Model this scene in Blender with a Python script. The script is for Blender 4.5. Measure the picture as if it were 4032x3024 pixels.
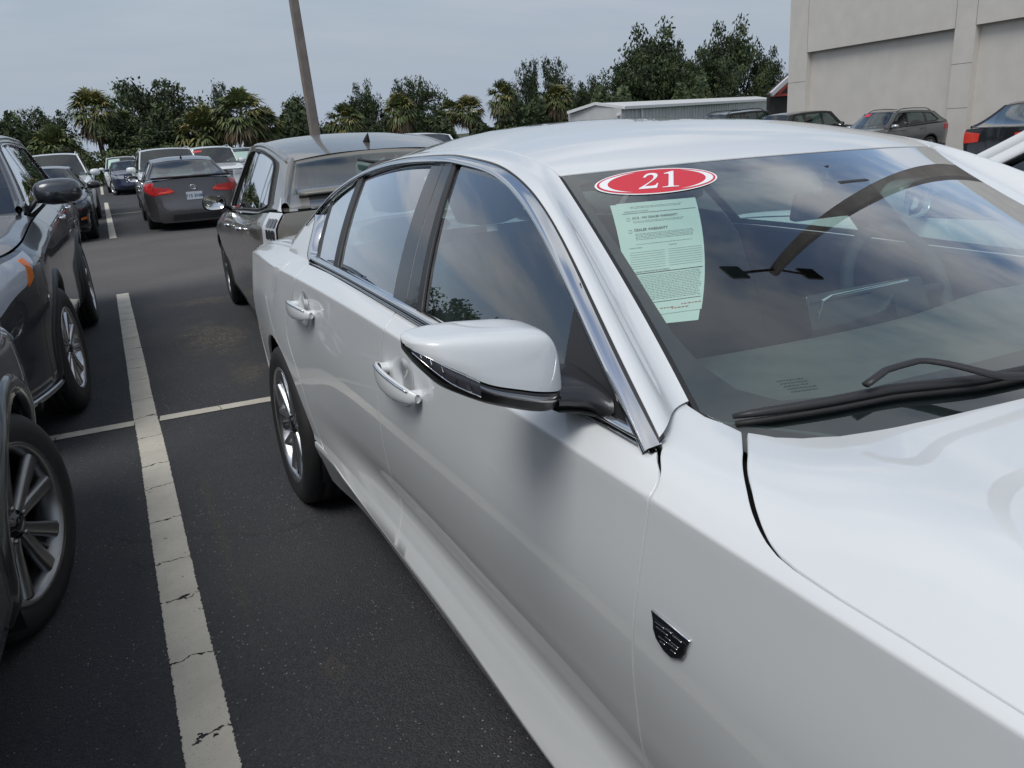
import bpy, bmesh, math, random
import numpy as np
from mathutils import Vector, Matrix, geometry
for o in list(bpy.data.objects): bpy.data.objects.remove(o)
SC=bpy.context.scene; COL=SC.collection
# ---------------- camera ----------------
RC=np.array([[0.8846987, -0.21125759, 0.41554595], [-0.45999721, -0.25112024, 0.85166965], [-0.07556968, -0.94462101, -0.31934365]])
cd=bpy.data.cameras.new('camera'); cam=bpy.data.objects.new('camera',cd); COL.objects.link(cam); SC.camera=cam
cd.sensor_width=36; cd.lens=3029/4032*36; cd.clip_start=.05; cd.clip_end=2000
Mc=Matrix.Identity(4)
for r in range(3):
    Mc[r][0]=RC[r][0]; Mc[r][1]=-RC[r][1]; Mc[r][2]=-RC[r][2]
Mc[0][3]=0; Mc[1][3]=0; Mc[2][3]=1.46
cam.matrix_world=Mc
# ---------------- sky, sun, exposure ----------------
W=bpy.data.worlds.new('World'); SC.world=W; W.use_nodes=True
SUN_EL=math.radians(60); SUN_AZ=math.radians(-118)   # azimuth from +Y towards +X
def world_nodes():
    nt=W.node_tree; N=nt.nodes; L=nt.links; N.clear()
    out=N.new('ShaderNodeOutputWorld'); bg=N.new('ShaderNodeBackground'); L.new(bg.outputs[0],out.inputs[0])
    bg.inputs[1].default_value=.1
    sky=N.new('ShaderNodeTexSky'); sky.sky_type='NISHITA'; sky.sun_disc=False; sky.sun_elevation=SUN_EL; sky.sun_rotation=SUN_AZ
    sky.air_density=1.3; sky.dust_density=2.5; sky.ozone_density=1.6
    tc=N.new('ShaderNodeTexCoord'); sp=N.new('ShaderNodeSeparateXYZ'); L.new(tc.outputs['Generated'],sp.inputs[0])
    def mth(op,a,b=None,c=None,clamp=False):
        m=N.new('ShaderNodeMath'); m.operation=op; m.use_clamp=clamp
        for i,v in enumerate((a,b,c)):
            if v is None: continue
            if isinstance(v,(int,float)): m.inputs[i].default_value=v
            else: L.new(v,m.inputs[i])
        return m.outputs[0]
    z=mth('MAXIMUM',sp.outputs[2],0.0); d=mth('ADD',z,.22)
    cx=N.new('ShaderNodeCombineXYZ'); L.new(mth('DIVIDE',sp.outputs[0],d),cx.inputs[0]); L.new(mth('DIVIDE',sp.outputs[1],d),cx.inputs[1]); cx.inputs[2].default_value=3.1
    mp=N.new('ShaderNodeMapping'); mp.inputs['Rotation'].default_value=(0,0,math.radians(35)); mp.inputs['Scale'].default_value=(1.0,2.3,1.0); L.new(cx.outputs[0],mp.inputs[0])
    n1=N.new('ShaderNodeTexNoise'); n1.inputs['Scale'].default_value=1.15; n1.inputs['Detail'].default_value=7; n1.inputs['Roughness'].default_value=.55; n1.inputs['Distortion'].default_value=.5
    L.new(mp.outputs[0],n1.inputs[0])
    r1=N.new('ShaderNodeMapRange'); r1.inputs[1].default_value=.40; r1.inputs[2].default_value=.58; r1.inputs[3].default_value=.05; r1.inputs[4].default_value=1.; r1.interpolation_type='SMOOTHSTEP'
    L.new(n1.outputs[0],r1.inputs[0])
    # thin haze near the horizon hides the breaks in the cloud
    hz=N.new('ShaderNodeMapRange'); hz.inputs[1].default_value=.0; hz.inputs[2].default_value=.42; hz.inputs[3].default_value=1.; hz.inputs[4].default_value=0.; hz.interpolation_type='SMOOTHSTEP'
    L.new(z,hz.inputs[0])
    fac=mth('MAXIMUM',r1.outputs[0],hz.outputs[0],clamp=True)
    n2=N.new('ShaderNodeTexNoise'); n2.inputs['Scale'].default_value=2.3; n2.inputs['Detail'].default_value=5; L.new(mp.outputs[0],n2.inputs[0])
    cr=N.new('ShaderNodeValToRGB'); L.new(n2.outputs[0],cr.inputs[0]); cr.color_ramp.elements[0].position=.35; cr.color_ramp.elements[1].position=.68
    cr.color_ramp.elements[0].color=(.44,.485,.56,1); cr.color_ramp.elements[1].color=(.70,.71,.72,1)
    # horizon colour
    hc=N.new('ShaderNodeMapRange'); hc.inputs[1].default_value=.0; hc.inputs[2].default_value=.5; hc.interpolation_type='SMOOTHSTEP'; L.new(z,hc.inputs[0])
    mx=N.new('ShaderNodeMix'); mx.data_type='RGBA'; L.new(hc.outputs[0],mx.inputs[0]); mx.inputs[6].default_value=(.375,.435,.525,1); L.new(cr.outputs[0],mx.inputs[7])
    sc=N.new('ShaderNodeVectorMath'); sc.operation='SCALE'; sc.inputs[3].default_value=8.6; L.new(mx.outputs[2],sc.inputs[0])
    fm=N.new('ShaderNodeMix'); fm.data_type='RGBA'; L.new(fac,fm.inputs[0]); L.new(sky.outputs[0],fm.inputs[6]); L.new(sc.outputs[0],fm.inputs[7])
    L.new(fm.outputs[2],bg.inputs[0])
world_nodes()
sl=bpy.data.lights.new('sun','SUN'); sl.energy=1.5; sl.angle=math.radians(30); sl.color=(1,.975,.94)
so=bpy.data.objects.new('sun',sl); COL.objects.link(so)
sd=Vector((math.sin(SUN_AZ)*math.cos(SUN_EL),math.cos(SUN_AZ)*math.cos(SUN_EL),math.sin(SUN_EL)))
so.rotation_euler=sd.to_track_quat('Z','Y').to_euler()
SC.render.engine='CYCLES'
SC.view_settings.view_transform='Standard'; SC.view_settings.look='None'; SC.view_settings.exposure=.28; SC.view_settings.gamma=1
SC.cycles.max_bounces=10; SC.cycles.transparent_max_bounces=24; SC.cycles.glossy_bounces=5; SC.cycles.caustics_reflective=False; SC.cycles.caustics_refractive=False
# ---------------- materials ----------------
MATS={}
def mat(name,col,rough=.5,metal=0.,coat=0.,spec=.5,noise=None,bump=None,emit=None,alpha=1.):
    if name in MATS: return MATS[name]
    m=bpy.data.materials.new(name); m.use_nodes=True; nt=m.node_tree; b=nt.nodes['Principled BSDF']; N=nt.nodes; L=nt.links
    b.inputs['Base Color'].default_value=(*col,1); b.inputs['Roughness'].default_value=rough; b.inputs['Metallic'].default_value=metal
    b.inputs['Coat Weight'].default_value=coat; b.inputs['Coat Roughness'].default_value=.03; b.inputs['Specular IOR Level'].default_value=spec
    tc=N.new('ShaderNodeTexCoord')
    if noise:
        sc_,amt=noise[0],noise[1]; n=N.new('ShaderNodeTexNoise'); n.inputs['Scale'].default_value=sc_; n.inputs['Detail'].default_value=6; L.new(tc.outputs['Object'],n.inputs[0])
        r=N.new('ShaderNodeMapRange'); r.inputs[1].default_value=.3; r.inputs[2].default_value=.7; r.inputs[3].default_value=1-amt; r.inputs[4].default_value=1+amt*.6; L.new(n.outputs[0],r.inputs[0])
        v=N.new('ShaderNodeVectorMath'); v.operation='SCALE'; v.inputs[0].default_value=col; L.new(r.outputs[0],v.inputs[3]); L.new(v.outputs[0],b.inputs['Base Color'])
    if bump:
        n=N.new('ShaderNodeTexNoise'); n.inputs['Scale'].default_value=bump[0]; n.inputs['Detail'].default_value=4; L.new(tc.outputs['Object'],n.inputs[0])
        bp=N.new('ShaderNodeBump'); bp.inputs['Strength'].default_value=bump[1]; bp.inputs['Distance'].default_value=bump[2]; L.new(n.outputs[0],bp.inputs['Height']); L.new(bp.outputs[0],b.inputs['Normal'])
    if emit: b.inputs['Emission Color'].default_value=(*emit[:3],1); b.inputs['Emission Strength'].default_value=emit[3]
    MATS[name]=m; return m
def paint(name,col,metal=0.,rough=.35,flake=.0,dirt=.03):
    if name in MATS: return MATS[name]
    m=mat(name,col,rough=rough,metal=metal,coat=1.0)
    nt=m.node_tree; N=nt.nodes; L=nt.links; b=N['Principled BSDF']; tc=N.new('ShaderNodeTexCoord')
    n=N.new('ShaderNodeTexNoise'); n.inputs['Scale'].default_value=2.2; n.inputs['Detail'].default_value=8; n.inputs['Roughness'].default_value=.65; L.new(tc.outputs['Object'],n.inputs[0])
    r=N.new('ShaderNodeMapRange'); r.inputs[1].default_value=.35; r.inputs[2].default_value=.7; r.inputs[3].default_value=.02; r.inputs[4].default_value=.02+dirt; L.new(n.outputs[0],r.inputs[0]); L.new(r.outputs[0],b.inputs['Coat Roughness'])
    r2=N.new('ShaderNodeMapRange'); r2.inputs[1].default_value=.3; r2.inputs[2].default_value=.75; r2.inputs[3].default_value=1.; r2.inputs[4].default_value=1-dirt*1.5; L.new(n.outputs[0],r2.inputs[0])
    v=N.new('ShaderNodeVectorMath'); v.operation='SCALE'; v.inputs[0].default_value=col; L.new(r2.outputs[0],v.inputs[3]); L.new(v.outputs[0],b.inputs['Base Color'])
    return m
def glassmat(name,tint,ior=1.52,refl=1.0,rough=0.0):
    if name in MATS: return MATS[name]
    m=bpy.data.materials.new(name); m.use_nodes=True; nt=m.node_tree; N=nt.nodes; L=nt.links; N.clear()
    o=N.new('ShaderNodeOutputMaterial'); mx=N.new('ShaderNodeMixShader'); t=N.new('ShaderNodeBsdfTransparent'); g=N.new('ShaderNodeBsdfGlossy')
    t.inputs[0].default_value=(*tint,1); g.inputs['Roughness'].default_value=rough; g.inputs[0].default_value=(.95,.97,1,1)
    # a pane reflects from both faces, the same seen from inside and outside (Schlick on |N.I|)
    ge=N.new('ShaderNodeNewGeometry'); dt=N.new('ShaderNodeVectorMath'); dt.operation='DOT_PRODUCT'; L.new(ge.outputs['Normal'],dt.inputs[0]); L.new(ge.outputs['Incoming'],dt.inputs[1])
    def mm(op,x,y):
        q=N.new('ShaderNodeMath'); q.operation=op
        for i,v in enumerate((x,y)):
            if v is None: continue
            if isinstance(v,float): q.inputs[i].default_value=v
            else: L.new(v,q.inputs[i])
        return q.outputs[0]
    c=mm('ABSOLUTE',dt.outputs['Value'],None); p=mm('POWER',mm('SUBTRACT',1.,c),5.); f=mm('ADD',mm('MULTIPLY',p,.955),.043)
    ml=N.new('ShaderNodeMath'); ml.operation='MULTIPLY'; ml.use_clamp=True; ml.inputs[1].default_value=1.75*refl; L.new(f,ml.inputs[0])
    L.new(ml.outputs[0],mx.inputs[0]); L.new(t.outputs[0],mx.inputs[1]); L.new(g.outputs[0],mx.inputs[2]); L.new(mx.outputs[0],o.inputs[0])
    MATS[name]=m; return m
WHITE=paint('white_paint',(.725,.75,.755),0,.4,dirt=.02)
CHROME=mat('chrome',(.78,.79,.80),.07,1.)
SATIN=mat('satin_metal',(.60,.61,.62),.28,1.)
BLACKGLOSS=mat('gloss_black',(.012,.012,.014),.12,0,.6)
BLACKPLAS=mat('black_plastic',(.022,.022,.024),.45,bump=(300,.15,.001))
DARK=mat('dark_void',(.006,.006,.007),.9)
RUBBER=mat('rubber',(.020,.020,.021),.62,noise=(30,.25),bump=(180,.3,.001))
INTER=mat('interior_dark',(.045,.047,.05),.7,noise=(20,.2))
SEATM=mat('seat_dark',(.06,.062,.066),.6,noise=(12,.2))
GLASS=glassmat('window_glass',(.66,.80,.77),refl=1.9)
TINT=glassmat('car_glass_dark',(.30,.40,.38),refl=1.5)
WSGLASS=glassmat('windshield_glass',(.78,.93,.88),refl=1.75)
FRIT=mat('frit_black',(.010,.009,.012),.5)
DISC=mat('brake_disc',(.30,.29,.28),.35,1.)
PAPER=mat('paper',(.70,.74,.70),.8)
INK=mat('ink_black',(.03,.03,.03),.7)
STRED=mat('sticker_red',(.62,.035,.055),.5)
STWHITE=mat('sticker_white',(.85,.85,.86),.5)
# ---------------- mesh helpers ----------------
def link(name,me,material=None,parent=None,label=None,cat=None,group=None,kind=None):
    o=bpy.data.objects.new(name,me); COL.objects.link(o)
    if material is not None and me is not None:
        ms=material if isinstance(material,(list,tuple)) else [material]
        if not me.materials:
            for k in ms: me.materials.append(k)
    if parent is not None: o.parent=parent
    if label: o['label']=label
    if cat: o['category']=cat
    if group: o['group']=group
    if kind: o['kind']=kind
    return o
def empty(name,loc=(0,0,0),rot=(0,0,0),label=None,cat=None,group=None,scale=1.):
    o=link(name,None,label=label,cat=cat,group=group); o.location=loc; o.rotation_euler=rot; o.scale=(scale,)*3; o.empty_display_size=.2
    return o
def mesh(V,F,smooth=True,normals=None,midx=None):
    me=bpy.data.meshes.new('m'); me.from_pydata([tuple(map(float,v)) for v in V],[],[tuple(map(int,f)) for f in F]); me.update()
    if smooth: me.polygons.foreach_set('use_smooth',[True]*len(me.polygons))
    if midx is not None: me.polygons.foreach_set('material_index',[int(x) for x in midx])
    if normals is not None: me.normals_split_custom_set_from_vertices([tuple(map(float,n)) for n in normals])
    return me
class MB:
    def __init__(s): s.V=[]; s.F=[]
    def add(s,V,F):
        o=len(s.V); s.V+= [tuple(map(float,v)) for v in V]; s.F+=[tuple(int(i)+o for i in f) for f in F]; return s
    def box(s,c,d,R=None,bev=0.):
        x,y,z=[k/2 for k in d]; P=[(a*x,b*y,e*z) for a in(-1,1) for b in(-1,1) for e in(-1,1)]
        if bev>0:
            V,F=bevbox(x,y,z,bev)
        else:
            V=P; F=[(0,1,3,2),(4,6,7,5),(0,4,5,1),(2,3,7,6),(0,2,6,4),(1,5,7,3)]
        V=np.array(V,float)
        if R is not None: V=V@np.array(R).T
        return s.add(V+np.array(c),F)
    def grid(s,P,closeu=False,closev=False,flip=False):
        P=np.asarray(P,float); n,m=P.shape[:2]; V=P.reshape(-1,3); F=[]
        for i in range(n if closeu else n-1):
            for j in range(m if closev else m-1):
                a=i*m+j; b=((i+1)%n)*m+j; c=((i+1)%n)*m+(j+1)%m; d=i*m+(j+1)%m
                F.append((a,d,c,b) if flip else (a,b,c,d))
        return s.add(V,F)
    def tube(s,pts,r,n=8,cap=True,flat=1.):
        pts=np.asarray(pts,float); k=len(pts); T=np.gradient(pts,axis=0); T/=np.maximum(np.linalg.norm(T,axis=1,keepdims=True),1e-9)
        up=np.array([0,0,1.]) if abs(T[0][2])<.9 else np.array([1.,0,0]); rr=np.broadcast_to(np.asarray(r,float),(k,)); P=[]
        for i in range(k):
            x=np.cross(T[i],up); x/=max(np.linalg.norm(x),1e-9); y=np.cross(x,T[i])
            a=np.linspace(0,2*np.pi,n,endpoint=False)
            P.append(pts[i]+rr[i]*(np.cos(a)[:,None]*x+flat*np.sin(a)[:,None]*y))
        o=len(s.V); s.grid(np.array(P),closev=True)
        if cap: s.F.append(tuple(o+j for j in range(n))); s.F.append(tuple(o+(k-1)*n+j for j in reversed(range(n))))
        return s
    def lathe(s,prof,n=32,axis='x',c=(0,0,0),close=False):
        # prof: list (radius, along) ; axis x
        prof=np.array(prof,float); a=np.linspace(0,2*np.pi,n,endpoint=False); P=np.zeros((n,len(prof),3))
        P[...,0]=prof[None,:,1]; P[...,1]=prof[None,:,0]*np.cos(a)[:,None]; P[...,2]=prof[None,:,0]*np.sin(a)[:,None]
        return s.grid(P+np.array(c),closeu=True,closev=close)
    def prism(s,poly,z0,z1,fn=None):
        # poly 2D list (ccw) -> extruded; fn maps (x,y,z)->3d
        n=len(poly); fn=fn or (lambda x,y,z:(x,y,z)); V=[fn(x,y,z0) for x,y in poly]+[fn(x,y,z1) for x,y in poly]
        F=[tuple(reversed(range(n))),tuple(range(n,2*n))]+[(i,(i+1)%n,n+(i+1)%n,n+i) for i in range(n)]
        return s.add(V,F)
    def me(s,smooth=False,**k): return mesh(s.V,s.F,smooth,**k)
    def obj(s,name,material,parent=None,smooth=False,**k): return link(name,s.me(smooth),material,parent,**k)
def bevbox(x,y,z,b):
    bm=bmesh.new(); bmesh.ops.create_cube(bm,size=1); bmesh.ops.scale(bm,vec=(2*x,2*y,2*z),verts=bm.verts)
    bmesh.ops.bevel(bm,geom=list(bm.edges),offset=b,segments=2,affect='EDGES',profile=.6)
    V=[tuple(v.co) for v in bm.verts]; bm.verts.index_update(); F=[tuple(v.index for v in f.verts) for f in bm.faces]; bm.free(); return V,F
def autosmooth(me,ang=40):
    me.set_sharp_from_angle(angle=math.radians(ang)) if hasattr(me,'set_sharp_from_angle') else None
    return me
def resample(poly,step,closed=True):
    P=np.array(poly,float); Q=np.vstack([P,P[:1]]) if closed else P; out=[]
    for i in range(len(Q)-1):
        d=np.linalg.norm(Q[i+1]-Q[i]); k=max(1,int(math.ceil(d/step)))
        for j in range(k): out.append(Q[i]+(Q[i+1]-Q[i])*j/k)
    if not closed: out.append(Q[-1])
    return np.array(out)
def smoothpoly(P,keep=(),it=1):
    # chaikin-like corner rounding except kept indices
    return P
def inset(P,d):
    # P ccw polygon, move inward by d
    n=len(P); a=np.roll(P,1,0); b=np.roll(P,-1,0); e1=P-a; e2=b-P
    e1/=np.maximum(np.linalg.norm(e1,axis=1,keepdims=True),1e-9); e2/=np.maximum(np.linalg.norm(e2,axis=1,keepdims=True),1e-9)
    n1=np.stack([-e1[:,1],e1[:,0]],1); n2=np.stack([-e2[:,1],e2[:,0]],1); m=n1+n2; m/=np.maximum(np.linalg.norm(m,axis=1,keepdims=True),1e-6)
    k=np.clip((m*n1).sum(1),.4,1); return P+m*(d/k)[:,None]
def area2(P): x,y=P[:,0],P[:,1]; return .5*np.sum(x*np.roll(y,-1)-y*np.roll(x,-1))
def inpoly(P,Q):
    x,y=Q[:,0],Q[:,1]; r=np.zeros(len(Q),bool); n=len(P)
    for i in range(n):
        x1,y1=P[i]; x2,y2=P[(i+1)%n]
        c=((y1>y)!=(y2>y)); 
        with np.errstate(divide='ignore',invalid='ignore'): xi=(x2-x1)*(y-y1)/((y2-y1) if y2!=y1 else 1e-12)+x1
        r^=c&(x<xi)
    return r
def panel(poly,F,step=.03,gap=.004,scale=(1,1),flange=.012,sign=-1,bev=.0012,bstep=None,off=0.,vlines=()):
    """poly in (u,v); F(u,v)->xyz; returns V,Faces,Normals. sign: outward = sign*cross(du,dv)"""
    sc=np.array(scale,float); P=resample(np.array(poly,float)*sc,bstep or step*.6)
    if area2(P)<0: P=P[::-1]
    if gap>0: P=inset(P,gap/2+bev)
    lo,hi=P.min(0),P.max(0); gx=np.arange(lo[0]+step/2,hi[0],step); gy=np.arange(lo[1]+step/2,hi[1],step)
    if len(gx) and len(gy):
        G=np.array([(x+(.25*step if k%2 else -.25*step),y) for k,y in enumerate(gy) for x in gx])
        for vl in vlines:
            G=G[np.abs(G[:,1]-vl*sc[1])>step*.45]; gg_=np.arange(lo[0],hi[0],step*.6); G=np.vstack([G]+[np.stack([gg_,0*gg_+vl*sc[1]+d_],1) for d_ in (-.0042,.0042)])
        G=G[inpoly(P,G)]
        if len(G):
            D=np.full(len(G),1e9)
            for k in range(len(P)):
                a=P[k]; b=P[(k+1)%len(P)]; ab=b-a; t=np.clip(((G-a)@ab)/max(ab@ab,1e-12),0,1); D=np.minimum(D,np.linalg.norm(G-(a+t[:,None]*ab),axis=1))
            G=G[D>step*.25]
        pts=np.vstack([P,G]) if len(G) else P
    else: pts=P
    vc,ec,fc,*_=geometry.delaunay_2d_cdt([Vector(p) for p in pts],[],[list(range(len(P)))],1,1e-7)
    uv=np.array([tuple(v) for v in vc])/sc; X=F(uv[:,0],uv[:,1]); e=.003
    du=F(uv[:,0]+e/sc[0],uv[:,1])-F(uv[:,0]-e/sc[0],uv[:,1]); dv=F(uv[:,0],uv[:,1]+e/sc[1])-F(uv[:,0],uv[:,1]-e/sc[1])
    Nn=sign*np.cross(du,dv); Nn/=np.maximum(np.linalg.norm(Nn,axis=1,keepdims=True),1e-12)
    X=X+Nn*off
    fs=[list(f) for f in fc]
    # orient
    f0=np.array([f[:3] for f in fs]); fn=np.cross(X[f0[:,1]]-X[f0[:,0]],X[f0[:,2]]-X[f0[:,0]]); dt=(fn*Nn[f0[:,0]]).sum(1)
    fs=[f if d>=0 else f[::-1] for f,d in zip(fs,dt)]
    if flange>0:
        n=len(P); uvb=P/sc; B=F(uvb[:,0],uvb[:,1]); idx=[]
        # boundary vertices correspond to first n output verts in cdt (input order kept)
        nb=Nn[:n]; Bx=X[:n]; tg=np.roll(Bx,-1,0)-np.roll(Bx,1,0); tg/=np.maximum(np.linalg.norm(tg,axis=1,keepdims=True),1e-9)
        side=np.cross(tg,nb); c=Bx.mean(0)
        # P is ccw in uv ; outward side sign
        cen=F(np.array([uvb[0,0]]),np.array([uvb[0,1]]))
        uin=inset(P,.004)/sc; I=F(uin[:,0],uin[:,1])+nb*off; sg=np.sign(((Bx-I)*side).sum(1)); sg[sg==0]=1; side=side*sg[:,None]
        side/=np.maximum(np.linalg.norm(side,axis=1,keepdims=True),1e-9)
        r1=Bx+side*bev-nb*bev; r2=Bx+side*bev-nb*flange
        m=len(X); X=np.vstack([X,Bx,r1,r2]); Nn=np.vstack([Nn,nb,side*.8+nb*.6,side])
        q0=[(m+i,m+(i+1)%n,m+n+(i+1)%n,m+n+i) for i in range(n)]+[(m+n+i,m+n+(i+1)%n,m+2*n+(i+1)%n,m+2*n+i) for i in range(n)]
        q=q0[0]; fnm=np.cross(X[q[1]]-X[q[0]],X[q[3]]-X[q[0]]); 
        if fnm@side[0]<0: q0=[t[::-1] for t in q0]
        fs+= [list(t) for t in q0]
    Nn/=np.maximum(np.linalg.norm(Nn,axis=1,keepdims=True),1e-12)
    return X,fs,Nn
def mirror(P3):
    X,F,N=P3; return X*np.array([-1,1,1]),[f[::-1] for f in F],N*np.array([-1,1,1])
def pobj(name,P3,material,parent,**k):
    return link(name,mesh(P3[0],P3[1],True,normals=P3[2]),material,parent,**k)
def xform(root,M3,t,s=1.):
    m=Matrix.Identity(4)
    for r in range(3):
        for c in range(3): m[r][c]=float(M3[r][c])*s
        m[r][3]=float(t[r])
    root.matrix_world=m
import numpy as np
# ---------- white sedan: body surface in car coordinates (a lateral, b rearwards, c up) ----------
def ncs(x, y):
    x=np.array(x,float); y=np.array(y,float); n=len(x); h=np.diff(x)
    A=np.zeros((n,n)); r=np.zeros(n); A[0,0]=A[-1,-1]=1
    for i in range(1,n-1):
        A[i,i-1]=h[i-1]; A[i,i]=2*(h[i-1]+h[i]); A[i,i+1]=h[i]
        r[i]=6*((y[i+1]-y[i])/h[i]-(y[i]-y[i-1])/h[i-1])
    m=np.linalg.solve(A,r)
    def f(q):
        q=np.asarray(q,float); qc=np.clip(q,x[0],x[-1])
        i=np.clip(np.searchsorted(x,qc)-1,0,n-2); a=x[i+1]-qc; b=qc-x[i]; hh=h[i]
        v=m[i]*a**3/(6*hh)+m[i+1]*b**3/(6*hh)+(y[i]/hh-m[i]*hh/6)*a+(y[i+1]/hh-m[i+1]*hh/6)*b
        return v
    return f
def GS(b,c):
    dc=c-1.02
    return -(.868-.022*(b-1.5)**2)+.45*dc+.5*dc*dc
# rows: v, [(b,a,c)...]
ROWS=[
(0.00,[(-.86,-.62,.20),(-.5,-.80,.19),(0,-.85,.19),(.55,-.85,.19),(1.5,-.85,.195),(2.2,-.845,.20),(2.9,-.85,.21),(3.5,-.82,.23),(3.95,-.64,.28),(4.08,-.45,.30)]),
(0.12,[(-.88,-.66,.30),(-.5,-.86,.295),(0,-.895,.285),(.55,-.895,.285),(.8,-.90,.290),(1.17,-.90,.325),(1.65,-.90,.352),(2.05,-.898,.362),(2.5,-.895,.36),(2.9,-.905,.35),(3.5,-.86,.36),(3.95,-.68,.40),(4.09,-.48,.42)]),
(0.17,[(-.89,-.66,.36),(-.5,-.86,.355),(0,-.885,.345),(.55,-.878,.355),(.8,-.88,.368),(1.17,-.881,.385),(1.65,-.882,.402),(2.05,-.885,.41),(2.5,-.893,.41),(2.9,-.906,.40),(3.5,-.865,.41),(3.95,-.685,.45),(4.10,-.48,.47)]),
(0.25,[(-.89,-.67,.43),(-.5,-.865,.43),(0,-.895,.43),(.55,-.868,.43),(1.2,-.866,.455),(1.65,-.868,.47),(2.05,-.880,.475),(2.5,-.903,.48),(2.9,-.915,.48),(3.5,-.872,.48),(3.95,-.69,.52),(4.10,-.49,.53)]),
(0.38,[(-.89,-.68,.56),(-.5,-.875,.56),(0,-.912,.57),(.55,-.894,.57),(1.2,-.895,.585),(1.65,-.896,.59),(2.05,-.902,.595),(2.5,-.917,.60),(2.9,-.926,.61),(3.5,-.882,.60),(3.95,-.70,.62),(4.11,-.49,.64)]),
(0.56,[(-.89,-.70,.70),(-.5,-.885,.73),(0,-.920,.76),(.55,-.918,.76),(1.2,-.917,.77),(1.65,-.917,.775),(2.05,-.918,.785),(2.5,-.922,.79),(2.9,-.926,.79),(3.5,-.885,.79),(3.95,-.71,.79),(4.11,-.50,.80)]),
(0.745,[(-.88,-.72,.80),(-.5,-.875,.885),(-.2,-.897,.925),(0,-.903,.941),(.2,-.906,.950),(.5,-.907,.962),(.9,-.907,.977),(1.28,-.906,.989),(1.55,-.905,.997),(1.9,-.904,1.005),(2.4,-.905,1.012),(3.0,-.892,1.008),(3.5,-.858,1.0),(3.95,-.70,.985),(4.12,-.50,.98)]),
(0.80,[(-.87,-.70,.83),(-.5,-.855,.905),(0,-.882,.958),(.2,-.880,.968),(.40,-.868,.982),(.556,-.858,.996),(.75,-.859,1.003),(1.3,-.863,1.020),(1.9,-.862,1.040),(2.5,-.845,1.050),(3.0,-.820,1.045),(3.5,-.775,1.035),(3.95,-.63,1.01),(4.12,-.44,1.0)]),
(0.835,[(-.86,-.68,.845),(-.5,-.83,.925),(0,-.858,.975),(.2,-.854,.987),(.40,-.825,.996),(.556,-.79,1.005),(.66,-.79,1.013),(.75,-.79,1.016),(1.3,-.81,1.025),(1.9,-.81,1.045),(2.5,-.79,1.062),(3.0,-.765,1.06),(3.5,-.72,1.048),(3.95,-.58,1.02),(4.12,-.40,1.01)]),
(0.88,[(-.85,-.64,.86),(-.5,-.79,.945),(0,-.825,.992),(.2,-.82,1.002),(.40,-.775,1.0),(.556,-.70,1.000),(.66,-.708,1.016),(.75,-.71,1.022),(1.3,-.74,1.03),(1.9,-.74,1.05),(2.5,-.72,1.07),(3.0,-.70,1.07),(3.5,-.66,1.058),(3.95,-.53,1.03),(4.12,-.36,1.02)]),
(1.20,[(-.88,-.44,.875),(-.5,-.53,.965),(0,-.56,1.006),(.2,-.56,1.010),(.40,-.53,1.005),(.556,-.47,.998),(.75,-.46,1.0),(1.3,-.5,1.03),(1.9,-.5,1.05),(2.5,-.5,1.09),(3.0,-.48,1.09),(3.5,-.45,1.075),(3.95,-.36,1.045),(4.12,-.24,1.035)]),
(1.45,[(-.92,-.22,.88),(-.5,-.26,.975),(0,-.28,1.018),(.2,-.28,1.023),(.40,-.26,1.022),(.556,-.24,1.010),(.75,-.24,1.0),(1.3,-.25,1.03),(1.9,-.25,1.05),(2.5,-.25,1.10),(3.0,-.24,1.10),(3.5,-.23,1.085),(3.95,-.18,1.06),(4.12,-.12,1.05)]),
(1.70,[(-.94,0,.88),(-.5,0,.978),(0,0,1.022),(.2,0,1.028),(.40,0,1.028),(.556,0,1.015),(.75,0,1.0),(1.3,0,1.03),(1.9,0,1.05),(2.5,0,1.10),(3.0,0,1.105),(3.5,0,1.09),(3.95,0,1.065),(4.12,0,1.055)]),
]
RV=np.array([r[0] for r in ROWS])
RF=[(ncs([p[0] for p in r[1]],[p[1] for p in r[1]]),ncs([p[0] for p in r[1]],[p[2] for p in r[1]])) for r in ROWS]
CREASE=6
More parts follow.
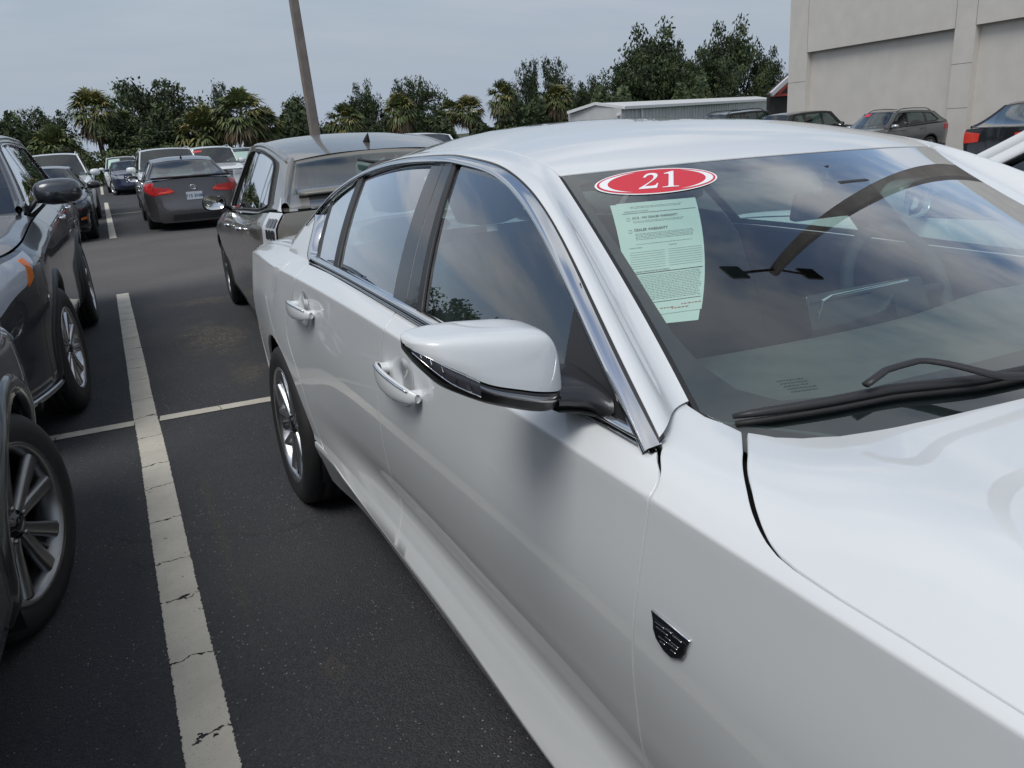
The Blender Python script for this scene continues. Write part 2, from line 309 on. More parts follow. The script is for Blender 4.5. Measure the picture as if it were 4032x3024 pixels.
def S_raw(b,v):
    b,v=np.broadcast_arrays(np.asarray(b,float),np.asarray(v,float)); sh=b.shape; b=b.ravel(); v=np.clip(v.ravel(),0,2*RV[-1])
    sgn=np.where(v>RV[-1],-1.,1.); vv=np.where(v>RV[-1],2*RV[-1]-v,v)
    A=np.array([f[0](b) for f in RF]); Cc=np.array([f[1](b) for f in RF])   # rows x n
    Aa=np.vstack([A,-A[-2]]); Ca=np.vstack([Cc,Cc[-2]]); V=np.append(RV,2*RV[-1]-RV[-2])
    i=np.clip(np.searchsorted(RV,vv,side='right')-1,0,len(RV)-2); k=np.arange(len(b))
    h=V[i+1]-V[i]; t=(vv-V[i])/h
    def tang(Y,j,side):
        # tangent at row j ; one sided at crease rows (6) and ledge row 1,2
        jm=np.clip(j-1,0,None); jp=np.clip(j+1,None,len(V)-1)
        sl=(Y[j,k]-Y[jm,k])/np.maximum(V[j]-V[jm],1e-9); sr=(Y[jp,k]-Y[j,k])/np.maximum(V[jp]-V[j],1e-9)
        hl=V[j]-V[jm]; hr=V[jp]-V[j]
        w=(sl*hr+sr*hl)/np.maximum(hl+hr,1e-9)
        br=(j==CREASE)|(j==2)|(j==1)|(j==0)
        w=np.where(br,(sr if side>0 else sl),w)
        return w
    def her(Y):
        m0=tang(Y,i,+1)*h; m1=tang(Y,i+1,-1)*h
        return (2*t**3-3*t**2+1)*Y[i,k]+(t**3-2*t**2+t)*m0+(-2*t**3+3*t**2)*Y[i+1,k]+(t**3-t**2)*m1
    a=her(Aa)*sgn; c=her(Ca)
    return np.stack([a,b,c],1).reshape(sh+(3,))
def S(b,v):
    o=0
    for w,d in ((.25,-.0028),(.5,0),(.25,.0028)):
        o=o+w*S_raw(b,np.clip(np.asarray(v,float)+d,0,2*RV[-1]))
    return o
def nrm(F,u,v,e=.004):
    du=F(u+e,v)-F(u-e,v); dv=F(u,v+e)-F(u,v-e)
    n=np.cross(du,dv); return n/np.maximum(np.linalg.norm(n,axis=-1,keepdims=True),1e-12)
# greenhouse edge curves
E1=[(-.80,3.02,1.03),(-.772,2.873,1.129),(-.74,2.766,1.193),(-.702,2.659,1.259),(-.677,2.562,1.301),(-.653,2.399,1.343),(-.64,2.232,1.367),(-.633,2.013,1.383),(-.635,1.723,1.386),(-.641,1.584,1.38),(-.65,1.46,1.369),(-.662,1.341,1.353),(-.682,1.222,1.326),(-.7,1.138,1.299),(-.723,1.052,1.265),(-.746,.972,1.229),(-.769,.896,1.191),(-.791,.810,1.148),(-.806,.746,1.118),(-.823,.687,1.083),(-.837,.635,1.051),(-.848,.589,1.024),(-.853,.565,1.005),(-.857,.545,.990),(-.861,.525,.975)]
E2=[(-.67,3.56,1.02),(-.635,3.37,1.10),(-.585,3.12,1.195),(-.56,2.92,1.258),(-.555,2.70,1.318),(-.56,2.45,1.362),(-.57,2.2,1.386),(-.58,1.98,1.398),(-.585,1.75,1.402),(-.588,1.62,1.399),(-.590,1.50,1.392),(-.592,1.40,1.381),(-.5945,1.29,1.360),(-.597,1.209,1.333),(-.604,1.155,1.304),(-.614,1.11,1.280),(-.632,1.03,1.237),(-.655,.93,1.182),(-.670,.865,1.146),(-.686,.80,1.110),(-.702,.735,1.073),(-.718,.675,1.040),(-.730,.634,1.015),(-.742,.592,.989),(-.754,.550,.963)]
def curve(P):
    P=np.array(P,float); d=np.r_[0,np.cumsum(np.linalg.norm(np.diff(P,axis=0),axis=1))]; d/=d[-1]
    fs=[ncs(d,P[:,k]) for k in range(3)]
    return lambda t: np.stack([f(t) for f in fs],-1)

def curve_i(P):
    P=np.array(P,float); i=np.arange(len(P)); fs=[ncs(i,P[:,k]) for k in range(3)]
    return lambda t: np.stack([f(t) for f in fs],-1)
_E1F=curve_i(E1); E2F=curve_i(E2)
_qi=np.arange(10,25.); _q1=[np.polyfit(_qi-10,np.array(E1)[10:,k],4,w=[3,2]+[1]*11+[1,1]) for k in range(3)]
def E1F(i):
    i=np.asarray(i,float); g=np.stack([np.polyval(p,i-10) for p in _q1],-1); e=_E1F(i); t=(np.clip((i-10)/2.5,0,1))[...,None]; t=t*t*(3-2*t)
    return e*(1-t)+g*t
_ki=[0,3,6,8,9,10,11,12,13,14,16,19,22]
BF=ncs([0,4,7,9,11,13,15,18,22,24],[-.10,-.09,-.05,0,.05,.10,.12,.16,.22,.235])
KF=ncs([0,4,7,9,10,11,12,13,14,16,19,22,24],[.05,.085,.068,.050,.045,.036,.024,.012,.012,.018,.028,.032,.034])
_pi=np.arange(13,25.); _pp=[np.polyfit(_pi-13,np.array(E2)[13:,k],2,w=[6,1,1,1,1,1,1,1,1,3,1,1]) for k in range(3)]
def E2G(i):
    i=np.asarray(i,float); g=np.stack([np.polyval(p,i-13) for p in _pp],-1); e=E2F(np.minimum(i,13)); j=E2F(13.)-np.stack([np.polyval(p,0.) for p in _pp],-1); t=np.clip(i-13,0,2)/2
    return np.where((i>=13)[...,None],g+j*((1-t)**2)[...,None],e)
_BF,_KF=BF,KF
def BF(i): i=np.asarray(i,float); return np.where(i>=13,.10+.0130*(i-13),_BF(np.minimum(i,13)))
def KF(i): i=np.asarray(i,float); return np.where(i>=13,.012+.0021*(i-13),_KF(np.minimum(i,13)))
def XF(s,i):
    s,i=np.broadcast_arrays(np.asarray(s,float),np.asarray(i,float)); E=E2G(i)
    return np.stack([s*np.abs(E[...,0]),E[...,1]-BF(i)*(1-s*s),E[...,2]+KF(i)*(1-np.abs(s)**2.2)],-1)
def ST(w,i):
    # cant rail / pillar strip from chrome edge (w=0) to windshield or roof edge (w=1); w direction first
    w,i=np.broadcast_arrays(np.asarray(w,float),np.asarray(i,float))
    p0=E1F(i); p3=XF(-1.0,i); L=np.linalg.norm(p3-p0,axis=-1,keepdims=True)
    dc=p0[...,2]-1.02; sl=.45+1.0*dc; d0=np.stack([sl,0*sl,1+0*sl],-1)
    # remove component along curve
    tg=E1F(np.clip(i+.05,0,22))-E1F(np.clip(i-.05,0,22)); tg/=np.linalg.norm(tg,axis=-1,keepdims=True)
    d0=d0-(d0*tg).sum(-1,keepdims=True)*tg; d0/=np.linalg.norm(d0,axis=-1,keepdims=True)
    d3=XF(-.97,i)-p3; tg=E2G(np.clip(i+.05,0,22))-E2G(np.clip(i-.05,0,22)); tg/=np.linalg.norm(tg,axis=-1,keepdims=True)
    d3=d3-(d3*tg).sum(-1,keepdims=True)*tg; d3/=np.linalg.norm(d3,axis=-1,keepdims=True)
    ch=(p3-p0)/L; d0=.45*d0+.55*ch; d0/=np.linalg.norm(d0,axis=-1,keepdims=True); d3=.6*d3+.4*ch; d3/=np.linalg.norm(d3,axis=-1,keepdims=True); Lh=np.minimum(L,.22); p1=p0+d0*Lh*.34; p2=p3-d3*Lh*.34; w=w[...,None]
    return (1-w)**3*p0+3*w*(1-w)**2*p1+3*w*w*(1-w)*p2+w**3*p3
# ================= white sedan (the near car) =================
_vt=np.linspace(0,.745,150); _bt=np.linspace(-.5,3.5,161); _ct=S(_bt[:,None],_vt[None,:])[...,2]
def v_at(b,c):
    i=min(max(int((b+.5)/.025),0),159); t=(b+.5)/.025-i; row=_ct[i]*(1-t)+_ct[i+1]*t; return float(np.interp(c,np.maximum.accumulate(row),_vt))
def arch(bc,cc,R,a0,a1,n=26):
    out=[]
    for t in np.linspace(a0,a1,n):
        b=bc+R*math.cos(t); c=cc+R*math.sin(t); out.append((b,v_at(b,c) if c>.2 else 0.))
    return out
def wheel_parts(parent,name,loc,R,rr,width,side,style,steer=0.,tyre_mat=None,rim_mat=None,rimmat2=None,n=10):
    """wheel whose outer face points along side*a ; loc = centre of the outer face plane"""
    w=link(name,None); 
    mb=MB(); h=R-rr
    # tyre section (radius, depth inwards)
    prof=[(rr-.012,.012),(rr+.002,.004),(rr+.012,.0015),(rr+h*.35,-.006),(rr+h*.62,-.004),(rr+h*.86,.008),(R-.004,.022),(R,.040),(R,.062),(R-.007,.064),(R-.007,.070),(R,.072),(R,width/2-.006),(R-.007,width/2-.004),(R-.007,width/2+.004),(R,width/2+.006),(R,width-.072),(R-.007,width-.07),(R-.007,width-.064),(R,width-.062),(R,width-.03),(R-h*.2,width-.004),(rr,width-.012),(rr-.012,width-.02)]
    mb.lathe(prof,n=56)
    me=mb.me(True); w.data if False else None
    bpy.data.objects.remove(w); w=link(name,me,RUBBER,parent)
    # rim barrel and lip
    mb=MB(); mb.lathe([(rr-.012,width*.85),(rr-.030,width*.8),(rr-.040,.10),(rr-.030,.045),(rr-.018,.018),(rr-.010,.006),(rr+.001,.001),(rr+.004,.004),(rr,.010)],n=56)
    link('rim',mb.me(True),rim_mat or SATIN,w)
    mb=MB(); mb.lathe([(.0,.085),(rr*.60,.083),(rr*.62,.085),(rr*.62,.10),(0,.10)],n=32); link('brake_disc',mb.me(False),DISC,w)
    mb=MB(); mb.lathe([(.0,.135),(rr-.03,.135)],n=24); link('wheel_backing',mb.me(False),DARK,w)
    bright=MB(); dark=MB()
    def spoke(t0,t1,w0,w1,depth0,depth1,th=.03,curve=.0,tgt=None):
        tgt=tgt or bright
        nseg=8; P=[]
        for i in range(nseg+1):
            u=i/nseg; r=.045+(rr-.022-.045)*u; t=t0+(t1-t0)*u+curve*math.sin(u*math.pi); ww=(w0+(w1-w0)*u)/2; d=depth0+(depth1-depth0)*(u**1.6)
            c_,s_=math.cos(t),math.sin(t); er=(c_,s_); et=(-s_,c_)
            row=[]
            for (k,dd) in ((-1,th),(-1,.006),(-.55,0),(.55,0),(1,.006),(1,th)):
                row.append((d+dd, er[0]*r+et[0]*ww*k, er[1]*r+et[1]*ww*k))
            P.append(row)
        tgt.grid(np.array(P))
    if style=='split':      # paired slim twisting spokes
        for k in range(5):
            t=k*2*math.pi/5+.3
            for s_ in (-1,1):
                spoke(t+s_*.09,t+s_*.30,.030,.022,.022,.012,curve=s_*.06)
            spoke(t+.63-.02,t+.63+.02,.018,.040,.030,.02,th=.02,tgt=dark)
    elif style=='multi':
        for k in range(n):
            t=k*2*math.pi/n+.15; spoke(t,t+.06,.022,.045,.022,.012,curve=.04)
    else:                   # five broad double spokes
        for k in range(5):
            t=k*2*math.pi/5+.2
            for s_ in (-1,1): spoke(t+s_*.16,t+s_*.27,.040,.055,.026,.014,curve=s_*.03)
            spoke(t,t,.05,.02,.05,.04,th=.02,tgt=dark)
    link('spokes',bright.me(True),rim_mat or SATIN,w)
    if dark.V: link('spoke_inlay',dark.me(True),rimmat2 or BLACKGLOSS,w)
    mb=MB(); mb.lathe([(.0,.014),(.022,.015),(.030,.018),(.034,.026),(.055,.034),(.06,.05)],n=24); link('hub_cap',mb.me(True),rimmat2 or BLACKGLOSS,w)
    mb=MB()
    for k in range(5):
        mb=MB(); t=k*2*math.pi/5+.3; mb.lathe([(0,.020),(.008,.020),(.009,.04)],n=6,c=(0,.056*math.cos(t),.056*math.sin(t))); link('lug_nut',mb.me(True),DISC,w)
    w.location=loc
    w.rotation_euler=(0,0,(0 if side<0 else math.pi)+steer)
    return w
def copy_tree(o,parent=None):
    c=o.copy(); COL.objects.link(c)
    if parent is not None: c.parent=parent
    for ch in list(o.children): copy_tree(ch,c)
    return c
RCAR=np.array([[0.999518, -0.0084788, 0.0298627], [0.0079963, 0.9998362, 0.0162387], [-0.0299955, -0.0159921, 0.9994221]]); TCAR=np.array([1.409539, 0.201919, 0.019233])
def _smooth_cut(L):
    P=np.array(L,float); d=np.r_[0,np.cumsum(np.linalg.norm(np.diff(P,axis=0),axis=1))]; q=np.linspace(0,d[-1],90); Q=np.stack([np.interp(q,d,P[:,0]),np.interp(q,d,P[:,1])],1)
    for _ in range(4): Q[1:-1]=.25*Q[:-2]+.5*Q[1:-1]+.25*Q[2:]
    return [tuple(x) for x in Q]
def build_ct():
    root=empty('parked_car',label='white sedan filling the foreground, red oval 21 sticker and pale green paper on its windshield',cat='car')
    B_cut=[(1.66,.115),(1.66,.30),(1.645,.40),(1.62,.52),(1.60,.60),(1.558,.70),(1.533,.746),(1.537,.782),(1.563,.806)]
    F_cut=[(.556,.806),(.547,.799),(.527,.791),(.518,.786),(.506,.771),(.503,.756),(.503,.735),(.507,.70),(.511,.66),(.518,.609),(.527,.545),(.536,.47),(.546,.38),(.557,.28),(.575,.19),(.60,.115)]
    F_cut=_smooth_cut(F_cut)
    R_cut=[(2.431,.143),(2.466,.158),(2.50,.214),(2.522,.286),(2.54,.378),(2.573,.448),(2.623,.507),(2.65,.545),(2.645,.58),(2.60,.625),(2.539,.682),(2.487,.727),(2.477,.756),(2.494,.80)]
    fd=F_cut+[(1.0,.113),(1.3,.113)]+B_cut+[(1.2,.806),(.85,.806)]
    rd=B_cut[::-1]+[(1.9,.118),(2.04,.122),(2.2,.126),(2.386,.131)]+R_cut+[(2.2,.806),(1.9,.806)]
    rd=rd[::-1]
    ar=arch(2.947,.334,.385,math.radians(196),math.radians(-8))   # from rear low over to front low
    af=arch(0,.334,.388,math.radians(188),math.radians(-14))
    # rear arch runs high b -> low b
    ar_bf=[p for p in ar]   # angle 196 = forward low .. -8 rear low
    quarter=[(2.425,.146)]+R_cut+[(2.52,.806),(2.55,.835),(2.62,.91),(2.75,.945),(3.5,.945),(3.60,.90),(3.62,.745),(3.60,.45),(3.50,.30),(3.36,.12)]
    arc=[p for p in ar if p[1]>.13]
    quarter+= [p for p in arc[::-1] if p[0]>3.3 or True]+[(2.57,.146)]
    rocker=[(.47,.02),(1.0,.045),(1.6,.07),(1.86,.078),(2.0,.069),(2.2,.046),(2.41,.014),(2.56,.0),(2.575,.08),(2.57,.14),(2.42,.140),(2.2,.123),(1.66,.112),(.60,.110),(.43,.11)]
    gapl=[(.535,.873),(.48,.856),(.443,.841),(.406,.826),(.363,.806),(.329,.789),(.308,.781),(.282,.777),(.227,.776),(.154,.778),(.051,.776),(-.2,.773),(-.5,.77),(-.78,.77)]
    fender=F_cut[::-1]+[(.596,.813),(.614,.828),(.639,.85),(.664,.873),(.632,.867),(.595,.864),(.564,.869)]+gapl+[(-.70,.74),(-.66,.60),(-.60,.45),(-.52,.30),(-.43,.12)]
    af2=[p for p in af if p[1]>.11]
    fender+= af2[::1] if af2[0][0]<0 else af2[::-1]
    fender+=[(.43,.112)]
    rear_edge=[(.532,.878),(.503,.899),(.482,.931),(.455,1.01),(.435,1.12),(.419,1.202),(.393,1.3),(.372,1.373),(.362,1.5),(.358,1.7)]
    Vm=3.4; half=rear_edge+[(.358,1.7)]
    hood=[p for p in gapl[::-1]]+rear_edge+[(b,Vm-v) for b,v in rear_edge[::-1][1:]]+[(b,Vm-v) for b,v in gapl]
    kw=dict(step=.026,bstep=.012,vlines=(.745,.17,.12))
    for nm,pl in (('front_door',fd),('rear_door',rd),('quarter_panel',quarter),('rocker_panel',rocker),('front_fender',fender)):
        P3=panel(pl,S,gap=.0038,**kw); pobj(nm,P3,WHITE,root); pobj(nm,mirror(P3),WHITE,root)
    P3=panel(hood,S,gap=.006,step=.035,bstep=.014); pobj('hood',P3,WHITE,root)
    # bumpers
    for nm,b0,b1,sgn in (('front_bumper',-.86,-.44,-1),('rear_bumper',4.10,3.62,1)):
        v=np.concatenate([np.linspace(0,.745,26),np.linspace(.76,1.70,18)])
        sidepoly=[(b1,.02),(b1+.0*sgn,.12),(b1-(.08*-sgn if nm[0]=='f' else .0),.30),(b1-(.16*-sgn if nm[0]=='f' else 0),.45),((-.66 if nm[0]=='f' else b1),.60),((-.70 if nm[0]=='f' else 3.62),.74),((-.79 if nm[0]=='f' else 3.60),.77),((-.85 if nm[0]=='f' else 4.1),.78),(b0,.76),(b0,.02)]
        P3=panel(sidepoly,S,gap=.003,step=.04,bstep=.03); pobj(nm,P3,WHITE,root); pobj(nm,mirror(P3),WHITE,root)
        vv=np.linspace(0,.78,20); E=S(np.full(20,b0),vv); ss=np.linspace(-1,1,31); P=np.zeros((20,31,3))
        P[...,0]=np.abs(E[:,0])[:,None]*ss; P[...,1]=b0+sgn*.13*(1-ss**2); P[...,2]=E[:,2][:,None]
        mb=MB(); mb.grid(P,flip=(sgn<0)); mb.obj('bumper_face',WHITE,root,smooth=True)
    mb=MB(); P=np.zeros((6,15,3)); ss=np.linspace(-.48,.48,15)
    P[...,0]=ss; P[...,1]=-.86-.135*(1-(ss/.66)**2); P[...,2]=np.linspace(.36,.68,6)[:,None]; mb.grid(P,flip=True); mb.obj('grille',BLACKGLOSS,root)
    for s_ in (-1,1):
        mb=MB(); P=np.zeros((4,8,3)); a=np.linspace(.50,.70,8)*s_; P[...,0]=a; P[...,1]=-.865-.135*(1-(np.minimum(abs(a),.66)/.66)**2)+np.maximum(abs(a)-.66,0)*.4; P[...,2]=np.linspace(.60,.68,4)[:,None]; mb.grid(P,flip=(s_>0)); mb.obj('headlight',mat('headlamp_lens',(.5,.52,.55),.08,.4),root)
        mb=MB(); P=np.zeros((6,4,3)); a=np.linspace(.50,.60,4)*s_; P[...,0]=a; P[...,1]=4.115+.12*(1-(abs(a)/.5)**2*.8)*.4; P[...,2]=np.linspace(.72,.98,6)[:,None]; mb.grid(P,flip=(s_<0)); mb.obj('tail_lamp',mat('tail_red',(.45,.02,.02),.12),root)
    # roof, pillars
    rp=[(-1,1.0),(1,1.0),(1,13),(-1,13)]
    # density: s scale .6, idx scale .09..
    P3=panel([(-.995,3.2),(.995,3.2),(.995,12.96),(-.995,12.96)],XF,gap=.004,step=.035,bstep=.02,scale=(.6,.15),sign=-1); roof=pobj('roof',P3,WHITE,root)
    if (P3[2][:,2].mean()<0): print('ROOF NORMAL FLIPPED')
    sg=-1
    def strip(i0,i1,nw=13):
        ii=np.linspace(i0,i1,int((i1-i0)*7)); ww=np.linspace(.075,1,nw); Wg,Ig=np.meshgrid(ww,ii,indexing='ij'); P=ST(Wg,Ig)
        e=.02; du=ST(np.clip(Wg+e,0,1),Ig)-ST(np.clip(Wg-e,0,1),Ig); dv=ST(Wg,np.clip(Ig+e,0,24))-ST(Wg,np.clip(Ig-e,0,24)); n=np.cross(du,dv); n/=np.maximum(np.linalg.norm(n,axis=-1,keepdims=True),1e-9)
        if n[nw//2,len(ii)//2,0]>0: n=-n
        # edge returns
        P0=P[0]-n[0]*.012; P1=P[-1]-n[-1]*.010
        Pf=np.concatenate([P0[None],P[:1]+0,P,P[-1:]+0,P1[None]]); sd0=P[0]-P[1]; sd0/=np.linalg.norm(sd0,axis=-1,keepdims=True); sd1=-(P[-2]-P[-1]); sd1/=np.linalg.norm(sd1,axis=-1,keepdims=True)
        Nf=np.concatenate([sd0[None],sd0[None],n,sd1[None],sd1[None]])
        mb=MB(); mb.grid(Pf); V=np.array(mb.V); F=mb.F; f=F[len(F)//2]; fn=np.cross(V[f[1]]-V[f[0]],V[f[2]]-V[f[0]])
        if fn@Nf.reshape(-1,3)[f[0]]<0: F=[x[::-1] for x in F]
        return V,F,Nf.reshape(-1,3)
    P3=strip(0,22.5); pobj('roof_pillar',P3,WHITE,root); pobj('roof_pillar',mirror(P3),WHITE,root)
    W_,I_=np.meshgrid(np.linspace(.12,.90,9),np.linspace(2,21.6,120),indexing='ij'); P_=ST(W_,I_); cen=np.array([0,1.7,.9]); e_=.03
    n_=np.cross(ST(W_+e_,I_)-ST(W_-e_,I_),ST(W_,I_+e_)-ST(W_,I_-e_)); n_/=np.linalg.norm(n_,axis=-1,keepdims=True); n_*=np.sign((n_*(P_-cen)).sum(-1,keepdims=True)); mbi=MB(); mbi.grid(P_-n_*.024); Vi=np.array(mbi.V); inn=(Vi,mbi.F,-n_.reshape(-1,3)); pobj('pillar_trim',inn,INTER,root); pobj('pillar_trim',mirror(inn),INTER,root)
    s_,i_=np.meshgrid(np.linspace(-1,1,15),np.linspace(3,12.8,24),indexing='ij'); P=XF(s_,i_); P[...,2]-=.035; mb=MB(); mb.grid(P); mb.obj('headliner',INTER,root,smooth=True)
    # glazing
    def WSo(off):
        def f(s,i):
            X=XF(s,i); e=.02; du=XF(np.asarray(s)+e,i)-XF(np.asarray(s)-e,i); dv=XF(s,np.asarray(i)+e)-XF(s,np.asarray(i)-e); n=np.cross(du,dv); n/=np.linalg.norm(n,axis=-1,keepdims=True); n=np.where(n[...,2:3]<0,-n,n); return X+n*off
        return f
    wp=[(-.992,13.02),(.992,13.02),(.992,22.3),(.957,22.85),(.857,23.40),(.73,23.47),(.428,23.25),(0,23.1),(-.428,23.25),(-.73,23.47),(-.857,23.40),(-.957,22.85),(-.992,22.3)]
    P3=panel(wp,XF,gap=.003,step=.03,scale=(.64,.075),sign=-1,flange=.004,bev=.0004); ws=pobj('windshield',P3,WSGLASS,root)
    # black ceramic border printed on the inside of the glass
    inner=[(-.962,14.2),(-.961,16.35),(-.962,18.4),(-.960,19.7),(-.943,20.8),(-.908,21.70),(-.846,22.20),(-.747,22.26),(-.585,22.03),(-.30,21.79),(0,21.7)]
    inner=[(-.90,13.35),(-.953,13.5)]+inner
    Fi=WSo(-.003)
    lft=[(-.998,12.9),(0,12.9),(0,13.35)]+inner+[(0,23.9),(-.998,23.9)]
    P3=panel(lft,Fi,gap=0,step=.03,scale=(.64,.075),sign=-1,flange=0)
    pobj('windshield_border',P3,FRIT,ws); pobj('windshield_border',mirror(P3),FRIT,ws)
    rg=[(-.97,.4),(.97,.4),(.97,3.1),(-.97,3.1)]
    P3=panel(rg,XF,gap=.003,step=.06,scale=(.55,.14),sign=-1,flange=.004); pobj('rear_window',P3,GLASS,root)
    # cowl under the glass edge
    # side glazing on the tumblehome surface
    GF=lambda off: (lambda b,c: np.stack([GS(b,c)+off,np.asarray(b,float)+0*np.asarray(c),np.asarray(c,float)+0*np.asarray(b)],-1))
    top=[(2.599,1.244),(2.383,1.315),(2.19,1.348),(1.976,1.364),(1.764,1.369),(1.612,1.364),(1.517,1.361),(1.399,1.350),(1.307,1.335),(1.201,1.310),(1.115,1.280),(1.03,1.244),(.952,1.208),(.879,1.171),(.831,1.145),(.767,1.114),(.707,1.079),(.655,1.049),(.607,1.020)]
    bot=[(.665,1.018),(1.244,1.040),(1.412,1.051),(1.608,1.058),(2.185,1.071),(2.454,1.074)]
    tb=ncs([p[0] for p in top[::-1]],[p[1] for p in top[::-1]]); bb=lambda b: np.interp(b,[p[0] for p in bot],[p[1] for p in bot])
    def seg(b0t,b0b,b1t,b1b,e=.012):
        # polygon between slanted lines (b at top, b at bottom), extended a little under the trim
        ts=np.linspace(b0t,b1t,max(3,int(abs(b1t-b0t)/.03))); bs=np.linspace(b1b,b0b,max(2,int(abs(b1b-b0b)/.08)))
        return [(t,float(tb(t))+e) for t in ts]+[(b,float(bb(b))-e) for b in bs]
    gl=[('front_window',seg(.80,.802,1.637,1.43)),('rear_window_glass',seg(1.765,1.60,2.383,2.20)),('quarter_glass',[(2.40,1.318),(2.599,1.262),(2.66,1.21),(2.46,1.062),(2.215,1.06)])]
    gl[0]=('front_window',[(.835,1.16),(.80,1.03)]+[(b,float(bb(b))-.012) for b in np.linspace(.85,1.44,8)]+[(t,float(tb(t))+.012) for t in np.linspace(1.637,.86,18)])
    for nm,pl in gl:
        P3=panel(pl,GF(.010),gap=0,step=.05,sign=1,flange=0)
        if P3[2][:,0].mean()>0: P3=(P3[0],[f[::-1] for f in P3[1]],-P3[2])
        pobj(nm,P3,GLASS,root); pobj(nm,mirror(P3),GLASS,root)
    def gpanel(nm,pl,off,m,step=.04,fl=.008,par=None):
        P3=panel(pl,GF(off),gap=0,step=step,sign=1,flange=fl)
        n0=P3[2][:max(3,len(pl)),0].mean()
        if n0>0: P3=panel(pl,GF(off),gap=0,step=step,sign=-1,flange=fl)
        return pobj(nm,P3,m,par or root),pobj(nm,mirror(P3),m,par or root)
    gpanel('door_pillar_cover',[(1.774,1.378),(1.606,1.050),(1.515,1.048),(1.694,1.378)],.002,BLACKGLOSS)
    gpanel('door_pillar_cover',[(1.690,1.378),(1.511,1.048),(1.432,1.046),(1.632,1.376)],.002,BLACKGLOSS)
    gpanel('window_seal',[(1.634,1.376),(1.434,1.046),(1.405,1.044),(1.612,1.376)],.000,BLACKPLAS)
    gpanel('window_bar',[(2.395,1.325),(2.215,1.062),(2.165,1.062),(2.352,1.333)],.001,BLACKPLAS)
    gpanel('window_bar',[(2.630,1.245),(2.478,1.062),(2.466,1.062),(2.618,1.25)],.005,BLACKPLAS)
    gpanel('mirror_sail',[(.86,1.175),(.80,1.02),(.60,1.008),(.59,1.018),(.70,1.085),(.80,1.136)],.003,BLACKPLAS)
    # black inner frame all round (recess between trim and glass)
    inp=[(2.66,1.21)]+top; 
    def ribbon(outl,inn,offs,m,nm,par=None,n=7,bulge=.007,base=.004):
        A=np.array(outl,float); B=np.array(inn,float); rows=[]
        for k in range(n):
            t=k/(n-1); P=A+(B-A)*t; x=GS(P[:,0],P[:,1])-base-bulge*math.sin(math.pi*t)**.6 if 0<k<n-1 else GS(P[:,0],P[:,1])+.012
            rows.append(np.stack([x+offs,P[:,0],P[:,1]],1))
        mb=MB(); mb.grid(np.array(rows)); V=np.array(mb.V); F=mb.F; f=F[len(F)//2]; fn=np.cross(V[f[1]]-V[f[0]],V[f[2]]-V[f[0]])
        if fn[0]>0: F=[x[::-1] for x in F]
        a=link(nm,mesh(V,F,True),m,par or root); V2=V*np.array([-1,1,1]); b=link(nm,mesh(V2,[x[::-1] for x in F],True),m,par or root); return a,b
    E1b=[(2.873,1.129),(2.766,1.193),(2.659,1.259),(2.562,1.301),(2.399,1.343),(2.232,1.367),(2.013,1.383),(1.723,1.386),(1.584,1.38),(1.46,1.369),(1.341,1.353),(1.222,1.326),(1.138,1.299),(1.052,1.265),(.972,1.229),(.896,1.191),(.806,1.149),(.746,1.118),(.687,1.083),(.635,1.051),(.589,1.024),(.568,1.006)]
    INb=[(2.66,1.130),(2.655,1.185),(2.605,1.240),(2.52,1.277),(2.375,1.316),(2.22,1.344),(2.0,1.363),(1.723,1.369),(1.588,1.364),(1.47,1.356),(1.36,1.343),(1.25,1.322),(1.165,1.297),(1.075,1.264),(.995,1.228),(.925,1.194),(.835,1.147),(.775,1.117),(.715,1.083),(.665,1.053),(.618,1.026),(.60,1.010)]
    def dens(L,k=4):
        L=np.array(L); d=np.arange(len(L)); q=np.linspace(0,len(L)-1,(len(L)-1)*k+1); return np.stack([ncs(d,L[:,0])(q),ncs(d,L[:,1])(q)],1)
    _iq=np.linspace(1.6,22.05,110); E1d=E1F(_iq)[:,1:]; _t=np.gradient(E1d,axis=0); _t/=np.linalg.norm(_t,axis=1,keepdims=True); _n=np.stack([_t[:,1],-_t[:,0]],1); _n*=np.sign(((np.array([1.5,1.15])-E1d)*_n).sum(1))[:,None]; INd=E1d+_n*.0185
    k0=4*1
    ribbon(E1d,INd,0,CHROME,'window_trim')
    ii=np.linspace(2.2,22.3,140); Wg,Ig=np.meshgrid(np.array([-0.0,.03,.07,.12]),ii,indexing='ij'); P=ST(Wg,Ig); P[...,0]+=.004; P[...,2]-=.002
    for sx in (1,-1):
        mb=MB(); mb.grid(P*np.array([sx,1,1]),flip=(sx<0)); mb.obj('trim_gap',BLACKPLAS,root,smooth=True)
    lo=np.array([(2.536,1.053),(2.2,1.052),(1.931,1.048),(1.547,1.036),(1.298,1.026),(1.0,1.017),(.715,1.007),(.632,1.003),(.556,.998)])
    hi=np.array([(2.50,1.073),(2.185,1.071),(1.931,1.066),(1.547,1.056),(1.298,1.046),(1.0,1.034),(.715,1.020),(.65,1.016),(.60,1.014)])
    lod,hid=dens(lo),dens(hi); mid=lod+(hid-lod)*.32
    ribbon(mid,hid,0,CHROME,'belt_trim'); ribbon(lod,mid,.002,BLACKPLAS,'belt_seal',bulge=.001,base=.001); ribbon(lod-(hid-lod)*.10,lod+(hid-lod)*.04,-.002,CHROME,'belt_trim_edge',bulge=.002)
    # rear corner trim linking belt and roof trim
    cA=np.array([(2.536,1.050),(2.60,1.068),(2.64,1.11),(2.70,1.175),(2.766,1.200)]); cB=np.array([(2.49,1.074),(2.53,1.082),(2.57,1.118),(2.60,1.165),(2.65,1.20)])
    ribbon(dens(cA),dens(cB),0,CHROME,'window_trim_corner')
